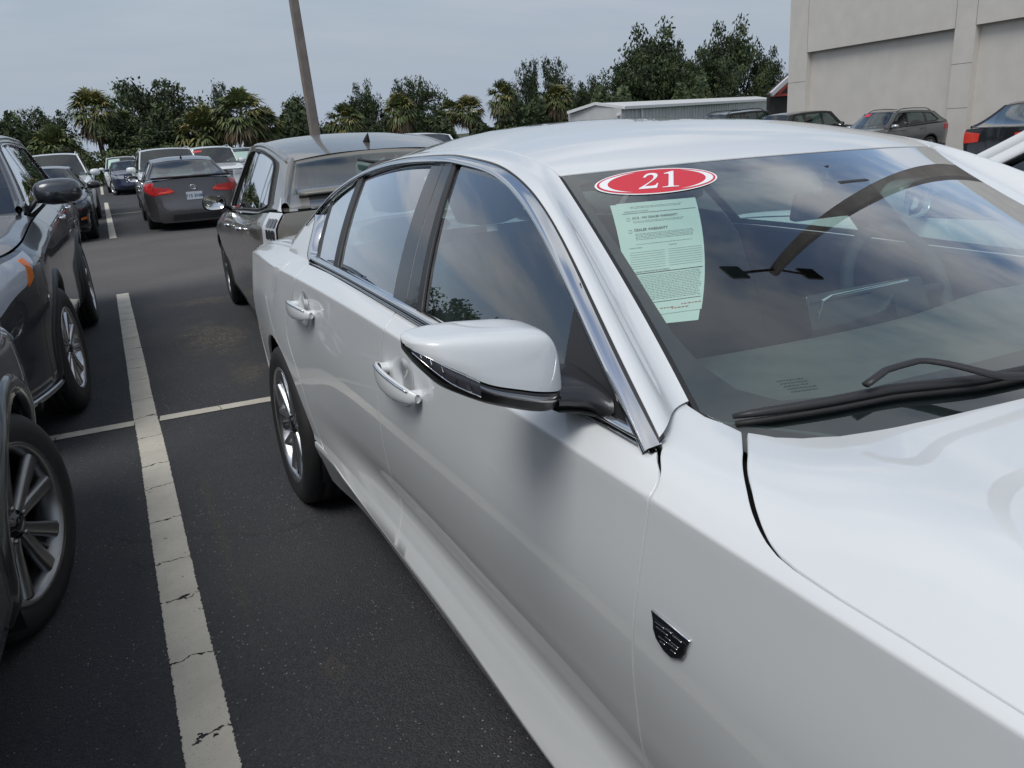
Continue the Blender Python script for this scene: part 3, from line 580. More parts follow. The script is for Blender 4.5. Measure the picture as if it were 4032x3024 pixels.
    # inside shell and wheel liners
    bs=np.linspace(-.78,4.0,120); vs=np.linspace(.02,.80,30); Bg,Vg=np.meshgrid(bs,vs,indexing='ij'); P=S(Bg,Vg)+nrm(S,Bg,Vg)*.014
    mb=MB(); mb.grid(P); V=np.array(mb.V); keep=[]
    for f in mb.F:
        c=V[list(f)].mean(0)
        if math.hypot(c[1]-2.947,c[2]-.334)<.41 or math.hypot(c[1],c[2]-.334)<.41: continue
        keep.append(f)
    for sx in (1,-1): link('inner_body',mesh(V*np.array([sx,1,1]),keep,True),DARK,root)
    bs=np.linspace(-.8,.66,30); vs=np.linspace(.76,2.64,60); Bg,Vg=np.meshgrid(bs,vs,indexing='ij'); P=S(Bg,Vg); P[...,2]-=.03; mb=MB(); mb.grid(P); mb.obj('engine_cover',DARK,root)
    bs=np.linspace(2.62,4.05,24); Bg,Vg=np.meshgrid(bs,np.linspace(.943,2.457,32),indexing='ij'); mb=MB(); mb.grid(S(Bg,Vg)); mb.obj('trunk_lid',WHITE,root,smooth=True)
    mb=MB(); mb.box((0,1.6,.20),(1.5,4.7,.04)); mb.obj('underbody',DARK,root)
    for b0 in (0,2.947):
        for sx in (-1,1):
            mb=MB(); t=np.linspace(math.radians(-20),math.radians(200),24); P=np.zeros((2,24,3)); P[...,1]=b0+.398*np.cos(t); P[...,2]=.334+.398*np.sin(t); P[0,:,0]=sx*.885; P[1,:,0]=sx*.60; mb.grid(P)
            P=np.zeros((2,24,3)); P[...,1]=b0+np.array([0.,.398])[:,None]*np.cos(t); P[...,2]=.334+np.array([0.,.398])[:,None]*np.sin(t); P[...,0]=sx*.60; mb.grid(P); mb.obj('wheel_liner',DARK,root)
    for b0 in (0,2.947):
        for sx in (-1,1):
            w=wheel_parts(root,'wheel',(sx*.925,b0,.334),.340,.245,.235,sx,'split',rim_mat=SATIN)
            if sx<0: w.rotation_euler[1]=math.radians(1.2)
    # interior
    mb=MB(); mb.box((0,1.5,.33),(1.5,2.6,.03)); mb.obj('cabin_floor',INTER,root)
    b_=np.linspace(.34,.98,12); a_=np.linspace(-.80,.80,17); A,Bq=np.meshgrid(a_,b_,indexing='ij'); u=(Bq-.34)/.64
    P=np.stack([A*(.93-.0*u),Bq+.06*(1-(A/.8)**2)*-1+.0,.955+.055*np.sin(np.clip(u,0,1)*2.2)-.35*np.clip(u-.86,0,1)+.03*np.exp(-((A-.37)/.2)**2)*np.clip(u-.3,0,1)],-1)
    P2=P.copy(); dsh=np.concatenate([P,P[:,-1:]+np.array([0,.02,-.12]),P[:,-1:]+np.array([0,-.10,-.40])],1)
    mb=MB(); mb.grid(dsh); mb.obj('dashboard',mat('dash_grey',(.085,.09,.092),.65,noise=(15,.2)),root,smooth=True)
    mb=MB(); mb.box((-.02,.93,1.00),(.27,.018,.115),R=rotx(-18),bev=.006); scr=mb.obj('center_screen',BLACKGLOSS,root,smooth=True)
    mb=MB(); mb.tube([(-.155,.905,1.015),(-.15,.90,1.052),(-.13,.895,1.060),(.11,.895,1.062)],.0035,6); mb.obj('screen_edge',CHROME,scr)
    # steering wheel on the far side
    c0=np.array([.37,1.10,.965]); tilt=math.radians(24); t=np.linspace(0,2*np.pi,41)
    ring=np.stack([c0[0]+.185*np.cos(t),c0[1]+.185*np.sin(t)*math.sin(tilt),c0[2]+.185*np.sin(t)*math.cos(tilt)],1)
    mb=MB(); mb.tube(ring,.0165,10,cap=False); sw=mb.obj('steering_wheel',INTER,root,smooth=True)
    mb=MB(); mb.box(tuple(c0+np.array([0,-.01,-.01])),(.15,.05,.11),R=rotx(-24),bev=.02); mb.tube([c0+np.array([-.17,0,.0]),c0+np.array([.17,0,.0])],.014,6); mb.tube([c0,c0+np.array([0,.075*-1*0,-.17])],.016,6); mb.obj('steering_hub',INTER,sw,smooth=True)
    for (a,b) in ((-.37,1.80),(.37,1.80),(-.36,2.66),(.36,2.66)):
        seat(root,a,b)
    # rear view mirror inside
    mb=MB(); mb.box((0,1.02,1.235),(.235,.022,.062),R=rotx(10),bev=.009); mb.tube([(0,1.02,1.25),(0,1.045,1.315)],.009,6); mb.box((0,.985,1.262),(.10,.05,.05),bev=.01); mb.obj('interior_mirror',BLACKPLAS,root,smooth=True)
    ct_mirror(root,1); ct_mirror(root,-1)
    ct_handles(root); ct_badge(root); ct_wipers(root,WSo); ct_stickers(root,WSo)
    sail=[(2.52,1.04),(2.545,1.058),(2.60,1.078),(2.66,1.13),(2.70,1.178),(2.765,1.192),(2.87,1.125),(3.0,1.04),(3.05,.99),(2.75,.99)]
    gpanel('roof_pillar',sail,-.003,WHITE,step=.03)
    # fuel door outline and antenna
    fu=[(2.753,.802),(2.70,.775),(2.79,.68),(2.86,.664),(2.935,.668),(2.90,.70),(2.80,.79)]
    P3=panel([(2.745,.785),(2.72,.77),(2.79,.683),(2.85,.668),(2.925,.672),(2.935,.69),(2.84,.77),(2.80,.785)],S,gap=0,step=.03,flange=.003,off=.0012,bev=.001); pobj('fuel_door',P3,WHITE,root)
    xform(root,RCAR,TCAR)
    return root
def rotx(d):
    t=math.radians(d); return np.array([[1,0,0],[0,math.cos(t),-math.sin(t)],[0,math.sin(t),math.cos(t)]])
def seat(root,a,b,m=None,s=1.,base=.45,head=True):
    m=m or SEATM
    mb=MB(); mb.box((a,b-.28,base+.08),(.50,.52,.16),R=rotx(4),bev=.05); o=mb.obj('seat',m,root,smooth=True)
    R=rotx(-18); P=[]
    # backrest: tapered shell
    for k,(h,w,d) in enumerate([(0,.25,.07),(.12,.26,.075),(.35,.255,.07),(.52,.235,.06),(.60,.19,.045),(.625,.10,.02)]):
        ring=[]
        for t in np.linspace(0,2*np.pi,18,endpoint=False):
            x=w*np.sign(math.cos(t))*abs(math.cos(t))**.55; y=d*np.sign(math.sin(t))*abs(math.sin(t))**.7; ring.append(np.array([x,y,h]))
        P.append([R@q+np.array([a,b,base+.10]) for q in ring])
    mb=MB(); mb.grid(np.array(P),closev=True); n=18; mb.F.append(tuple(5*n+j for j in range(n))); mb.obj('backrest',m,o,smooth=True)
    if not head: return
    P=[]
    for k,(h,w,d) in enumerate([(.655,.05,.02),(.67,.115,.04),(.74,.13,.05),(.80,.125,.048),(.85,.10,.038),(.865,.05,.02)]):
        P.append([R@np.array([w*np.sign(math.cos(t))*abs(math.cos(t))**.6,d*math.sin(t),h])+np.array([a,b,base+.10]) for t in np.linspace(0,2*np.pi,18,endpoint=False)])
    mb=MB(); mb.grid(np.array(P),closev=True); mb.F.append(tuple(5*18+j for j in range(18))); mb.F.append(tuple(j for j in reversed(range(18)))); mb.obj('headrest',m,o,smooth=True)
def ct_mirror(root,sx):
    A =[-.907,-.912,-.920,-.930,-.945,-.97,-1.00,-1.04,-1.07,-1.09,-1.105,-1.116,-1.123,-1.1255]
    TP=[1.082,1.114,1.136,1.147,1.153,1.158,1.161,1.1645,1.1655,1.165,1.164,1.162,1.158,1.152]
    WB=[1.050,1.057,1.060,1.062,1.066,1.073,1.083,1.097,1.115,1.127,1.137,1.144,1.148,1.150]
    LB=[1.030,1.027,1.026,1.027,1.029,1.036,1.047,1.063,1.079,1.092,1.108,1.124,1.138,1.148]
    BF=[.712,.700,.692,.685,.678,.672,.669,.670,.675,.681,.690,.702,.720,.745]
    BB=[.770,.780,.786,.790,.792,.793,.793,.792,.790,.787,.783,.778,.770,.755]
    q=np.linspace(0,13,60); k=np.arange(14); I=lambda L: np.interp(q,k,L) if False else ncs(k,L)(q)
    a,tp,wb,lb,bf,bb=[I(L) for L in (A,TP,WB,LB,BF,BB)]; tp=np.maximum(tp,wb+.001); dp=bb-bf; h=tp-wb
    def P(bfrac,c): return np.stack([a*1.,bf+dp*bfrac,c],1)
    up=[P(1.0,tp-.10*h),P(.93,tp-.02*h),P(.75,tp),P(.50,tp-.01*h),P(.28,tp-.035*h),P(.13,tp-.10*h),P(.06,tp-.22*h),P(.030,tp-.40*h),P(.012,tp-.60*h),P(.0,tp-.80*h),P(.0,wb)]
    up=np.array(up); qq=np.linspace(0,len(up)-1,41); kk=np.arange(len(up)); U=np.array([[ncs(kk,up[:,j,d])(qq) for d in range(3)] for j in range(60)])  # 60,3,41
    U=U.transpose(2,0,1); U[...,0]*=sx
    inner=U[:,0].mean(0)
    mb=MB(); mb.grid(U,flip=(sx>0)); n=60; V=np.array(mb.V)
    # end caps
    for e,fl in ((0,0),(59,1)):
        c=len(mb.V); mb.V.append(tuple(U[:,e].mean(0))); 
        for r in range(40): f=(c,r*60+e,(r+1)*60+e); mb.F.append(f if (fl^(sx>0)) else f[::-1])
    asm=mb.obj('door_mirror',WHITE,root,smooth=True)
    g=wb-lb
    lo=[P(.0,wb-.0025),P(-.010,wb-.0030),P(-.022,wb-.16*g),P(-.030,wb-.36*g),P(-.012,wb-.42*g),P(.03,wb-.70*g),P(.14,lb+.10*g),P(.40,lb),P(.8,lb+.15*g),P(1.0,lb+.4*g)]
    L=np.array(lo); L[...,0]*=sx; mb=MB(); mb.grid(L,flip=(sx>0)); lowr=mb.obj('mirror_base',mat('mirror_base_black',(.012,.012,.013),.25),asm,smooth=True)
    mb=MB(); B_=np.array([P(1.0,tp-.10*h),P(1.0,(tp+lb)/2),P(1.0,lb+.4*g)]); B_[...,0]*=sx; mb.grid(B_,flip=(sx>0)); mb.obj('mirror_back',BLACKPLAS,asm)
    B_=np.array([P(1.0,tp-.22*h)[8:52],P(1.0,lb+1.1*g)[8:52]]); B_[...,0]*=sx; B_[...,1]+=.003; mb=MB(); mb.grid(B_,flip=(sx>0)); mb.obj('mirror_glass',mat('mirror_glass',(.7,.72,.72),.02,1.),asm)
    tl=P(-.034,wb-.27*g)[4:42]; tl[:,0]*=sx; mb=MB(); mb.grid(np.array([tl+np.array([0,0,.0035]),tl+np.array([0,-.0022,0]),tl-np.array([0,0,.0045])]),flip=(sx>0)); mb.obj('mirror_trim',mat('dark_chrome',(.28,.28,.29),.18,1.),asm,smooth=True)
    # segmented turn lamp at the outer end
    r=slice(34,57); t0=P(-.05,wb-.05*g)[r]; t1=P(-.06,wb-.62*g)[r]; t0[:,0]*=sx; t1[:,0]*=sx; mid=(t0+t1)/2+np.array([0,-.003,0])
    mb=MB(); mb.grid(np.array([t0,mid,t1]),flip=(sx>0)); tlp=mb.obj('turn_lamp',mat('smoked_lens',(.06,.06,.07),.06,.2),asm,smooth=True)
    for w_ in (t0,t1):
        mb=MB(); mb.tube(w_+np.array([0,-.001,0]),.0011,5); mb.obj('lamp_edge',CHROME,tlp,smooth=True)
    for k_ in (2,6,10,14,18):
        mb=MB(); mb.tube([t0[k_],mid[k_]+np.array([0,-.001,0]),t1[k_]],.0007,4); mb.obj('lamp_rib',CHROME,tlp)
    # foot: wedge from the sail patch to the housing
    r0=[(-.836,.80,1.062),(-.839,.765,1.060),(-.840,.73,1.053),(-.842,.695,1.046),(-.845,.668,1.038),(-.852,.655,1.022),(-.858,.665,1.012),(-.860,.70,1.007),(-.860,.75,1.008),(-.855,.80,1.018)]
    r1=[(-.868,.785,1.068),(-.868,.762,1.068),(-.868,.735,1.065),(-.870,.712,1.060),(-.872,.694,1.053),(-.876,.682,1.040),(-.878,.685,1.026),(-.878,.705,1.017),(-.876,.74,1.018),(-.872,.78,1.028)]
    r2=[(-.925,.780,1.078),(-.925,.764,1.080),(-.925,.745,1.079),(-.925,.722,1.074),(-.925,.700,1.066),(-.925,.686,1.054),(-.925,.686,1.040),(-.925,.70,1.030),(-.925,.735,1.030),(-.925,.775,1.040)]
    R3=np.array([r0,r1,r2]); t=np.linspace(0,2,13); G=np.stack([[ncs([0,1,2],R3[:,j,d])(t) for d in range(3)] for j in range(10)]).transpose(2,0,1)
    G[...,0]*=sx; mb=MB(); mb.grid(G,closev=True,flip=(sx<0)); mb.obj('mirror_arm',mat('arm_grey',(.045,.046,.050),.22,.3),asm,smooth=True)
    mb=MB(); G2=G[::4].copy(); G2[...,2]=1.004+(G2[...,2]-1.02)*.12+np.linspace(0,.022,len(G2))[:,None]; mb.grid(G2,closev=True); mb.obj('mirror_arm_seal',BLACKPLAS,asm)
def ct_handles(root):
    for (b0,b1,v0,v1) in ((1.285,1.540,.662,.672),(2.215,2.500,.672,.668)):
        for sx in (1,-1):
            n=26; t=np.linspace(0,1,n); bb=b0+(b1-b0)*t; vc=v0+(v1-v0)*t; env=np.clip(np.sin(np.pi*t),0,1)**.5
            prot=.012+.030*env; P=[]
            hh=.008+.013*env
            for k,ang in enumerate(np.linspace(0,2*np.pi,14,endpoint=False)):
                v=vc+hh*math.sin(ang); X=S(bb,v); N=-nrm(S,bb,v); r=prot+.007*np.cos(ang)*(1 if True else 1)
                P.append(X+N*r[:,None])
            P=np.array(P); P[...,0]*=sx; 
            mb=MB(); mb.grid(P,closeu=True,flip=(sx<0)); 
            h=mb.obj('door_handle',WHITE,root,smooth=True)
            # solid ends anchoring to the door
            for e in (0,1):
                mb=MB(); be=b0 if e==0 else b1; ve=v0 if e==0 else v1; d=.028*(1 if e==0 else -1); Q=[]
                for k,r in enumerate((-.002,.010,.020)):
                    Q.append([ (S(np.array(be+d*.8+ .020*math.cos(a)),np.array(ve+.011*math.sin(a)))+(-nrm(S,np.array(be),np.array(ve)))*r) for a in np.linspace(0,2*np.pi,12,endpoint=False)])
                Q=np.array(Q); Q[...,0]*=sx; mb.grid(Q,closev=True,flip=(sx>0)); mb.obj('handle_mount',WHITE,h,smooth=True)
            # chrome top strip
            tt=np.linspace(.06,.94,20); bb2=b0+(b1-b0)*tt; vc2=v0+(v1-v0)*tt+(.008+.013*np.sin(np.pi*tt)**.5)*.75; pr=.012+.030*np.sin(np.pi*tt)**.5
            X=S(bb2,vc2)+(-nrm(S,bb2,vc2))*(pr+.004)[:,None]; X[:,0]*=sx; mb=MB(); mb.tube(X,.0045,6,flat=.6); mb.obj('handle_strip',CHROME,h,smooth=True)
            # pocket: shallow dish drawn as a recessed bowl just above the skin
            rr=np.linspace(0,1,9); aa=np.linspace(0,2*np.pi,30,endpoint=False); P=[]
            bc=(b0+b1)/2-.005; vcn=(v0+v1)/2+.004
            for r in rr:
                be=bc+.072*r*np.cos(aa); ve=vcn+.050*r*np.sin(aa); X=S(be,ve); N=-nrm(S,be,ve); P.append(X+N*(.0014-.0*(1-r))) 
            P=np.array(P); 
            # normals of a bowl on a flat disc: built as real shallow relief
            for i,r in enumerate(rr): P[i]+= 0
            P[...,0]*=sx; mb=MB(); V=P.reshape(-1,3); mb.grid(P,closev=True,flip=(sx>0))
            cn=np.array(S(np.array(bc),np.array(vcn))); nn=-nrm(S,np.array(bc),np.array(vcn)); cn[0]*=sx; nn=nn*np.array([sx,1,1]); NN=[]
            for i,r in enumerate(rr):
                for p in P[i]:
                    dvec=(p-cn); L=np.linalg.norm(dvec); k=.55*math.sin(math.pi*min(r,1)); NN.append(nn-(dvec/L*k if L>1e-6 else 0))
            link('handle_pocket',mesh(V,mb.F,True,normals=np.array(NN)),WHITE,root)
def onS(b,v,off):
    b=np.asarray(b,float); v=np.asarray(v,float); return S(b,v)+(-nrm(S,b,v))*off
def ct_badge(root):
    # winged-crest style shield: chrome rim, dark field, stepped bright bars
    c=(.446,.5935); 
    out=[(.4805,.611),(.408,.6085),(.4125,.597),(.4150,.588),(.4215,.5775),(.440,.5690),(.455,.5705),(.470,.5790),(.4760,.589),(.4765,.600)]
    P3=panel(out,S,gap=0,step=.004,bstep=.002,flange=.0045,bev=.0008,off=.0045); bd=pobj('badge',P3,CHROME,root)
    cx,cy=np.mean([p[0] for p in out]),np.mean([p[1] for p in out]); inn=[(cx+(x-cx)*.86,cy-.0022+(y-cy)*.80) for x,y in out]
    P3=panel(inn,S,gap=0,step=.004,bstep=.002,flange=.001,bev=.0003,off=.0052); pobj('badge_field',P3,BLACKGLOSS,bd)
    bars=[]
    for r in range(5):
        y=.6010-.0052*r; x0,x1=.472-.0018*r*1.4,.4185+.0020*r*1.3
        cuts=[x0,x0+(x1-x0)*.36,x0+(x1-x0)*.64,x1] if r%2==0 else [x0,x0+(x1-x0)*.5,x1]
        for k in range(len(cuts)-1):
            if (k+r)%3!=2 or r==0: bars.append((cuts[k]-.0012,cuts[k+1]+.0012,y+(.0012 if k==1 else 0)))
    for a,b,y in bars:
        P3=panel([(a,y+.0009),(b,y+.0009),(b,y-.0009),(a,y-.0009)],S,gap=0,step=.01,bstep=.004,flange=.0006,bev=.0002,off=.0060); pobj('badge_bar',P3,CHROME,bd)
def ct_wipers(root,WSo):
    def blade(pts,offs,flip=False):
        pts=np.array(pts); t=np.linspace(0,1,24); d=np.linspace(0,1,len(pts)); s=np.interp(t,d,pts[:,0]); i=np.interp(t,d,pts[:,1]); X=np.stack([WSo(.014)(a,b) for a,b in zip(s,i)]); return X
    for wpt,arm in (([(-.948,22.70),(-.79,22.62),(-.66,22.50),(-.50,22.62),(-.30,22.55),(-.05,22.4)],[(-.72,22.55),(-.668,22.28),(-.60,22.22),(-.56,22.5),(-.505,23.0),(-.42,23.15),(-.2,23.1)]),([(-.36,22.6),(-.1,22.3),(.2,22.25),(.5,22.3)],[(-.02,22.3),(.2,22.35),(.5,23.2),(.62,23.3)])):
        X=blade(wpt,0); mb=MB(); mb.tube(X,np.interp(np.linspace(0,1,24),[0,.06,.5,1],[.005,.0085,.010,.008]),8,flat=.8); w=mb.obj('wiper_blade',BLACKPLAS,root,smooth=True)
        mb=MB(); Y=X.copy(); Y[:,2]-=.010; Y[:,1]-=.006; mb.tube(Y,.0045,6); mb.obj('wiper_rubber',RUBBER,w,smooth=True)
        A=np.array(arm); tt=np.linspace(0,1,20); dd=np.linspace(0,1,len(A)); Z=np.stack([WSo(.034+.012*math.sin(math.pi*q))(np.interp(q,dd,A[:,0]),np.interp(q,dd,A[:,1])) for q in tt]); mb=MB(); mb.tube(Z,np.interp(tt,[0,.3,1],[.007,.007,.011]),8,flat=.6); mb.obj('wiper_arm',BLACKPLAS,w,smooth=True)
def text_mesh(txt,size=1.,bold=0.,align='LEFT'):
    cu=bpy.data.curves.new('t','FONT'); cu.body=txt; cu.size=size; cu.align_x=align; cu.offset=bold; cu.resolution_u=3
    o=bpy.data.objects.new('t',cu); COL.objects.link(o); dg=bpy.context.evaluated_depsgraph_get(); me=bpy.data.meshes.new_from_object(o.evaluated_get(dg)); bpy.data.objects.remove(o); bpy.data.curves.remove(cu)
    V=np.array([v.co[:] for v in me.vertices]) if len(me.vertices) else np.zeros((0,3)); F=[tuple(p.vertices) for p in me.polygons]; bpy.data.meshes.remove(me); return V,F
def ct_stickers(root,WSo):
    # --- oval year sticker on the outside of the glass ---
    A,B=np.array((-.91,13.66)),np.array((-.490,13.86)); U0=np.array((-.748,14.38)); D0=np.array((-.659,13.19)); c=(A+B)/2; ex=(B-A)/2; ey=(D0-U0)/2
    def om(x,y,off): 
        p=c+ex*x+ey*y; return WSo(off)(p[0],p[1])
    def ring(rx0,ry0,rx1,ry1,off,m,nm,par,a0=0,a1=2*math.pi,cx=0,cy=0,tw=None):
        n=72; t=np.linspace(a0,a1,n); P=[]
        for (rx,ry) in ((rx0,ry0),(rx1,ry1)): P.append([om(cx+rx*math.cos(q),cy+ry*math.sin(q),off) for q in t])
        mb=MB(); mb.grid(np.array(P)); return mb.obj(nm,m,par)
    def disc(rx,ry,off,m,nm,par):
        n=72; t=np.linspace(0,2*math.pi,n,endpoint=False); P=np.array([[om(rx*r*math.cos(q),ry*r*math.sin(q),off) for q in t] for r in (.0,.4,.75,1)]); mb=MB(); mb.grid(P,closev=True,flip=True); return mb.obj(nm,m,par)
    st=disc(1,1,.0014,STWHITE,'year_sticker',root); disc(.968,.93,.0018,STRED,'sticker_field',st)
    # crescent swooshes
    for s_ in (-1,1):
        n=40; P=[[],[]]
        for k in range(n):
            u=k/(n-1); q=(math.pi if s_<0 else 0)+(-1.15+2.3*u); wdt=math.sin(math.pi*u)**.8
            P[0].append(om(.93*math.cos(q),.84*math.sin(q),.0022)); P[1].append(om((.93-.13*wdt)*math.cos(q),(.84-.10*wdt)*math.sin(q),.0022))
        mb=MB(); mb.grid(np.array(P)); mb.obj('sticker_swoosh',STWHITE,st)
    two=[(-.36,.28),(-.33,.42),(-.27,.54),(-.17,.60),(-.06,.58),(.015,.50),(.03,.36),(.0,.20),(-.08,.02),(-.20,-.22),(-.28,-.38),(-.07,-.38),(.0,-.33),(.03,-.20),(.06,-.20),(.035,-.56),(-.42,-.56),(-.42,-.50),(-.30,-.30),(-.17,-.06),(-.10,.10),(-.075,.26),(-.085,.38),(-.13,.45),(-.20,.45),(-.26,.38),(-.29,.27)]
    one=[(.20,.46),(.20,.52),(.42,.66),(.46,.66),(.46,-.44),(.48,-.50),(.60,-.51),(.60,-.56),(.18,-.56),(.18,-.51),(.30,-.50),(.33,-.44),(.33,.38),(.31,.46),(.27,.47)]
    for g_ in (two,one):
        pts=[Vector((x*.62-.03,y*1.05)) for x,y in g_]; vc,ec,fc,*_=geometry.delaunay_2d_cdt(pts,[],[list(range(len(pts)))],1,1e-7)
        V=[om(v[0],v[1],.0026) for v in vc]; link('sticker_digit',mesh(V,[tuple(f) for f in fc],False),STWHITE,st)
    # --- warranty sheets behind the glass ---
    def q4(TL,TR,BR,BL,off):
        TL,TR,BR,BL=[np.array(p) for p in (TL,TR,BR,BL)]
        def f(u,v,o=0):
            u=np.asarray(u,float); v=np.asarray(v,float); p=[(TL[k]*(1-u)+TR[k]*u)*(1-v)+(BL[k]*(1-u)+BR[k]*u)*v for k in (0,1)]; return WSo(off+o)(p[0],p[1])
        return f
    f2=q4((-.902,14.5),(-.640,14.6),(-.890,19.3),(-1.04,19.25),-.0062); f1=q4((-.883,14.49),(-.628,14.58),(-.868,18.95),(-1.040,18.98),-.0052)
    def sheet(f,nm,par):
        P=np.array([[f(u,v) for v in np.linspace(0,1,14)] for u in np.linspace(0,1,8)]); mb=MB(); mb.grid(P); return mb.obj(nm,PAPER,par,smooth=True)
    s2=sheet(f2,'paper_sheet',root); s1=sheet(f1,'warranty_sheet',root)
    def put(txt,x,y,h,bold=0.,m=INK,maxw=None):
        V,F=text_mesh(txt,1.,bold)
        if not len(V): return
        k=h/.72; W_=V[:,0].max()
        kx=k*.80
        if maxw: kx=min(kx,maxw/W_)
        X=f1(x+V[:,0]*kx,y-V[:,1]*k*.62,.0006); link('printed_text',mesh(X,F,False),m,s1)
    put('WARRANTIES FOR THIS VEHICLE',.07,.095,.018); 
    put('AS IS - NO DEALER WARRANTY',.155,.165,.036,.01,maxw=.72)
    put('DEALER WARRANTY',.155,.28,.040,.015,maxw=.47)
    put('SYSTEMS COVERED:',.07,.435,.016); put('DURATION:',.56,.435,.016)
    put('NON-DEALER WARRANTIES FOR THIS VEHICLE:',.07,.645,.020,.005,maxw=.6)
    def rule(x0,x1,y,w=.0018,m=INK):
        mb=MB(); mb.grid(np.array([[f1(x0+(x1-x0)*t,y+d,.0006) for t in np.linspace(0,1,6)] for d in (-w,w)])); mb.obj('printed_rule',m,s1)
    rule(.05,.97,.107); rule(.05,.97,.655,.003); rule(.3,.97,.90,.002)
    for k in range(8): rule(.07,.50,.47+.02*k,.0009); rule(.54,.97,.47+.02*k,.0009)
    for (x,y) in ((.09,.15),(.09,.265)):
        for a in ((x,x+.035,y),(x,x+.035,y+.026)): rule(a[0],a[1],a[2],.0012)
        mb=MB()
        for xx in (x,x+.035): mb.grid(np.array([[f1(xx+d,y+.026*t,.0006) for t in (0,1)] for d in (-.0015,.0015)]))
        mb.obj('printed_box',INK,s1)
    rnd=random.Random(4); mb=MB()
    def words(x0,x1,y,h):
        x=x0
        while x<x1:
            w=rnd.uniform(.012,.045); 
            if x+w>x1: break
            mb.grid(np.array([[f1(x+w*t,y+d,.0006) for t in (0,1)] for d in (-h,h)])); x+=w+.009
    for y in (.185,.198,.305,.318,.331,.344,.357,.40,.045,.058): words(.16,.9 if y>.3 else .8,y,.0016)
    for k in range(16): words(.12+.012*k,.96,.675+.0135*k,.0018)
    mb.obj('printed_lines',mat('ink_grey',(.20,.22,.21),.7),s1)
    mb=MB(); rnd=random.Random(9)
    def words2(x0,x1,y):
        x=x0
        while x<x1: w=rnd.uniform(.02,.05); mb.grid(np.array([[f1(x+w*t,y+d,.0007) for t in (0,1)] for d in (-.003,.003)])); x+=w+.012
    words2(.45,.62,.955); words2(.72,.95,.94); words2(.60,.80,.965)
    mb.obj('printed_red',mat('ink_red',(.5,.08,.06),.7),s1)
    # etched maker marks low on the windshield
    mb=MB(); rnd=random.Random(3)
    for r in range(5):
        s=-.832
        while s<-.785:
            w=rnd.uniform(.002,.007); i=21.66+.09*r; P=np.array([[WSo(.0006)(s+w*t+.003*r,i+d) for t in (0,1)] for d in (-.018,.018)]); mb.grid(P); s+=w+.0018
    mb.obj('glass_marking',mat('glass_mark',(.05,.07,.07),.6),root)
CT=build_ct()
# ================= generic parked vehicles =================
class Loft:
    def __init__(s,rows,v,crease=()):
        s.V=np.array(v,float); s.F=[(ncs([p[0] for p in r],[p[1] for p in r]),ncs([p[0] for p in r],[p[2] for p in r])) for r in rows]; s.cr=set(crease)
        s.b0=rows[0][0][0]; s.b1=rows[0][-1][0]
    def __call__(s,b,v):
        b,v=np.broadcast_arrays(np.asarray(b,float),np.asarray(v,float)); sh=b.shape; b=b.ravel(); top=s.V[-1]; v=np.clip(v.ravel(),0,2*top)
        sg=np.where(v>top,-1.,1.); vv=np.where(v>top,2*top-v,v); A=np.array([f[0](b) for f in s.F]); C=np.array([f[1](b) for f in s.F])
        A=np.vstack([A,-A[-2]]); C=np.vstack([C,C[-2]]); V=np.append(s.V,2*top-s.V[-2]); n=len(V); k=np.arange(len(b))
        i=np.clip(np.searchsorted(s.V,vv,side='right')-1,0,len(s.V)-2); h=V[i+1]-V[i]; t=(vv-V[i])/h
        brk=np.array([(j in s.cr) or j==0 for j in range(n)])
        def her(Y):
            d=(Y[1:]-Y[:-1])/(V[1:]-V[:-1])[:,None]
            L=np.vstack([d[:1],d]); Rr=np.vstack([d,d[-1:]]); hl=np.r_[V[1]-V[0],np.diff(V)][:,None]; hr=np.r_[np.diff(V),V[-1]-V[-2]][:,None]
            T=(L*hr+Rr*hl)/(hl+hr); TL=np.where(brk[:,None],L,T); TR=np.where(brk[:,None],Rr,T)
            m0=TR[i,k]*h; m1=TL[i+1,k]*h
            return (2*t**3-3*t**2+1)*Y[i,k]+(t**3-2*t**2+t)*m0+(-2*t**3+3*t**2)*Y[i+1,k]+(t**3-t**2)*m1
        return np.stack([her(A)*sg,b,her(C)],1).reshape(sh+(3,))
def lerp(a,b,t): return a+(b-a)*t
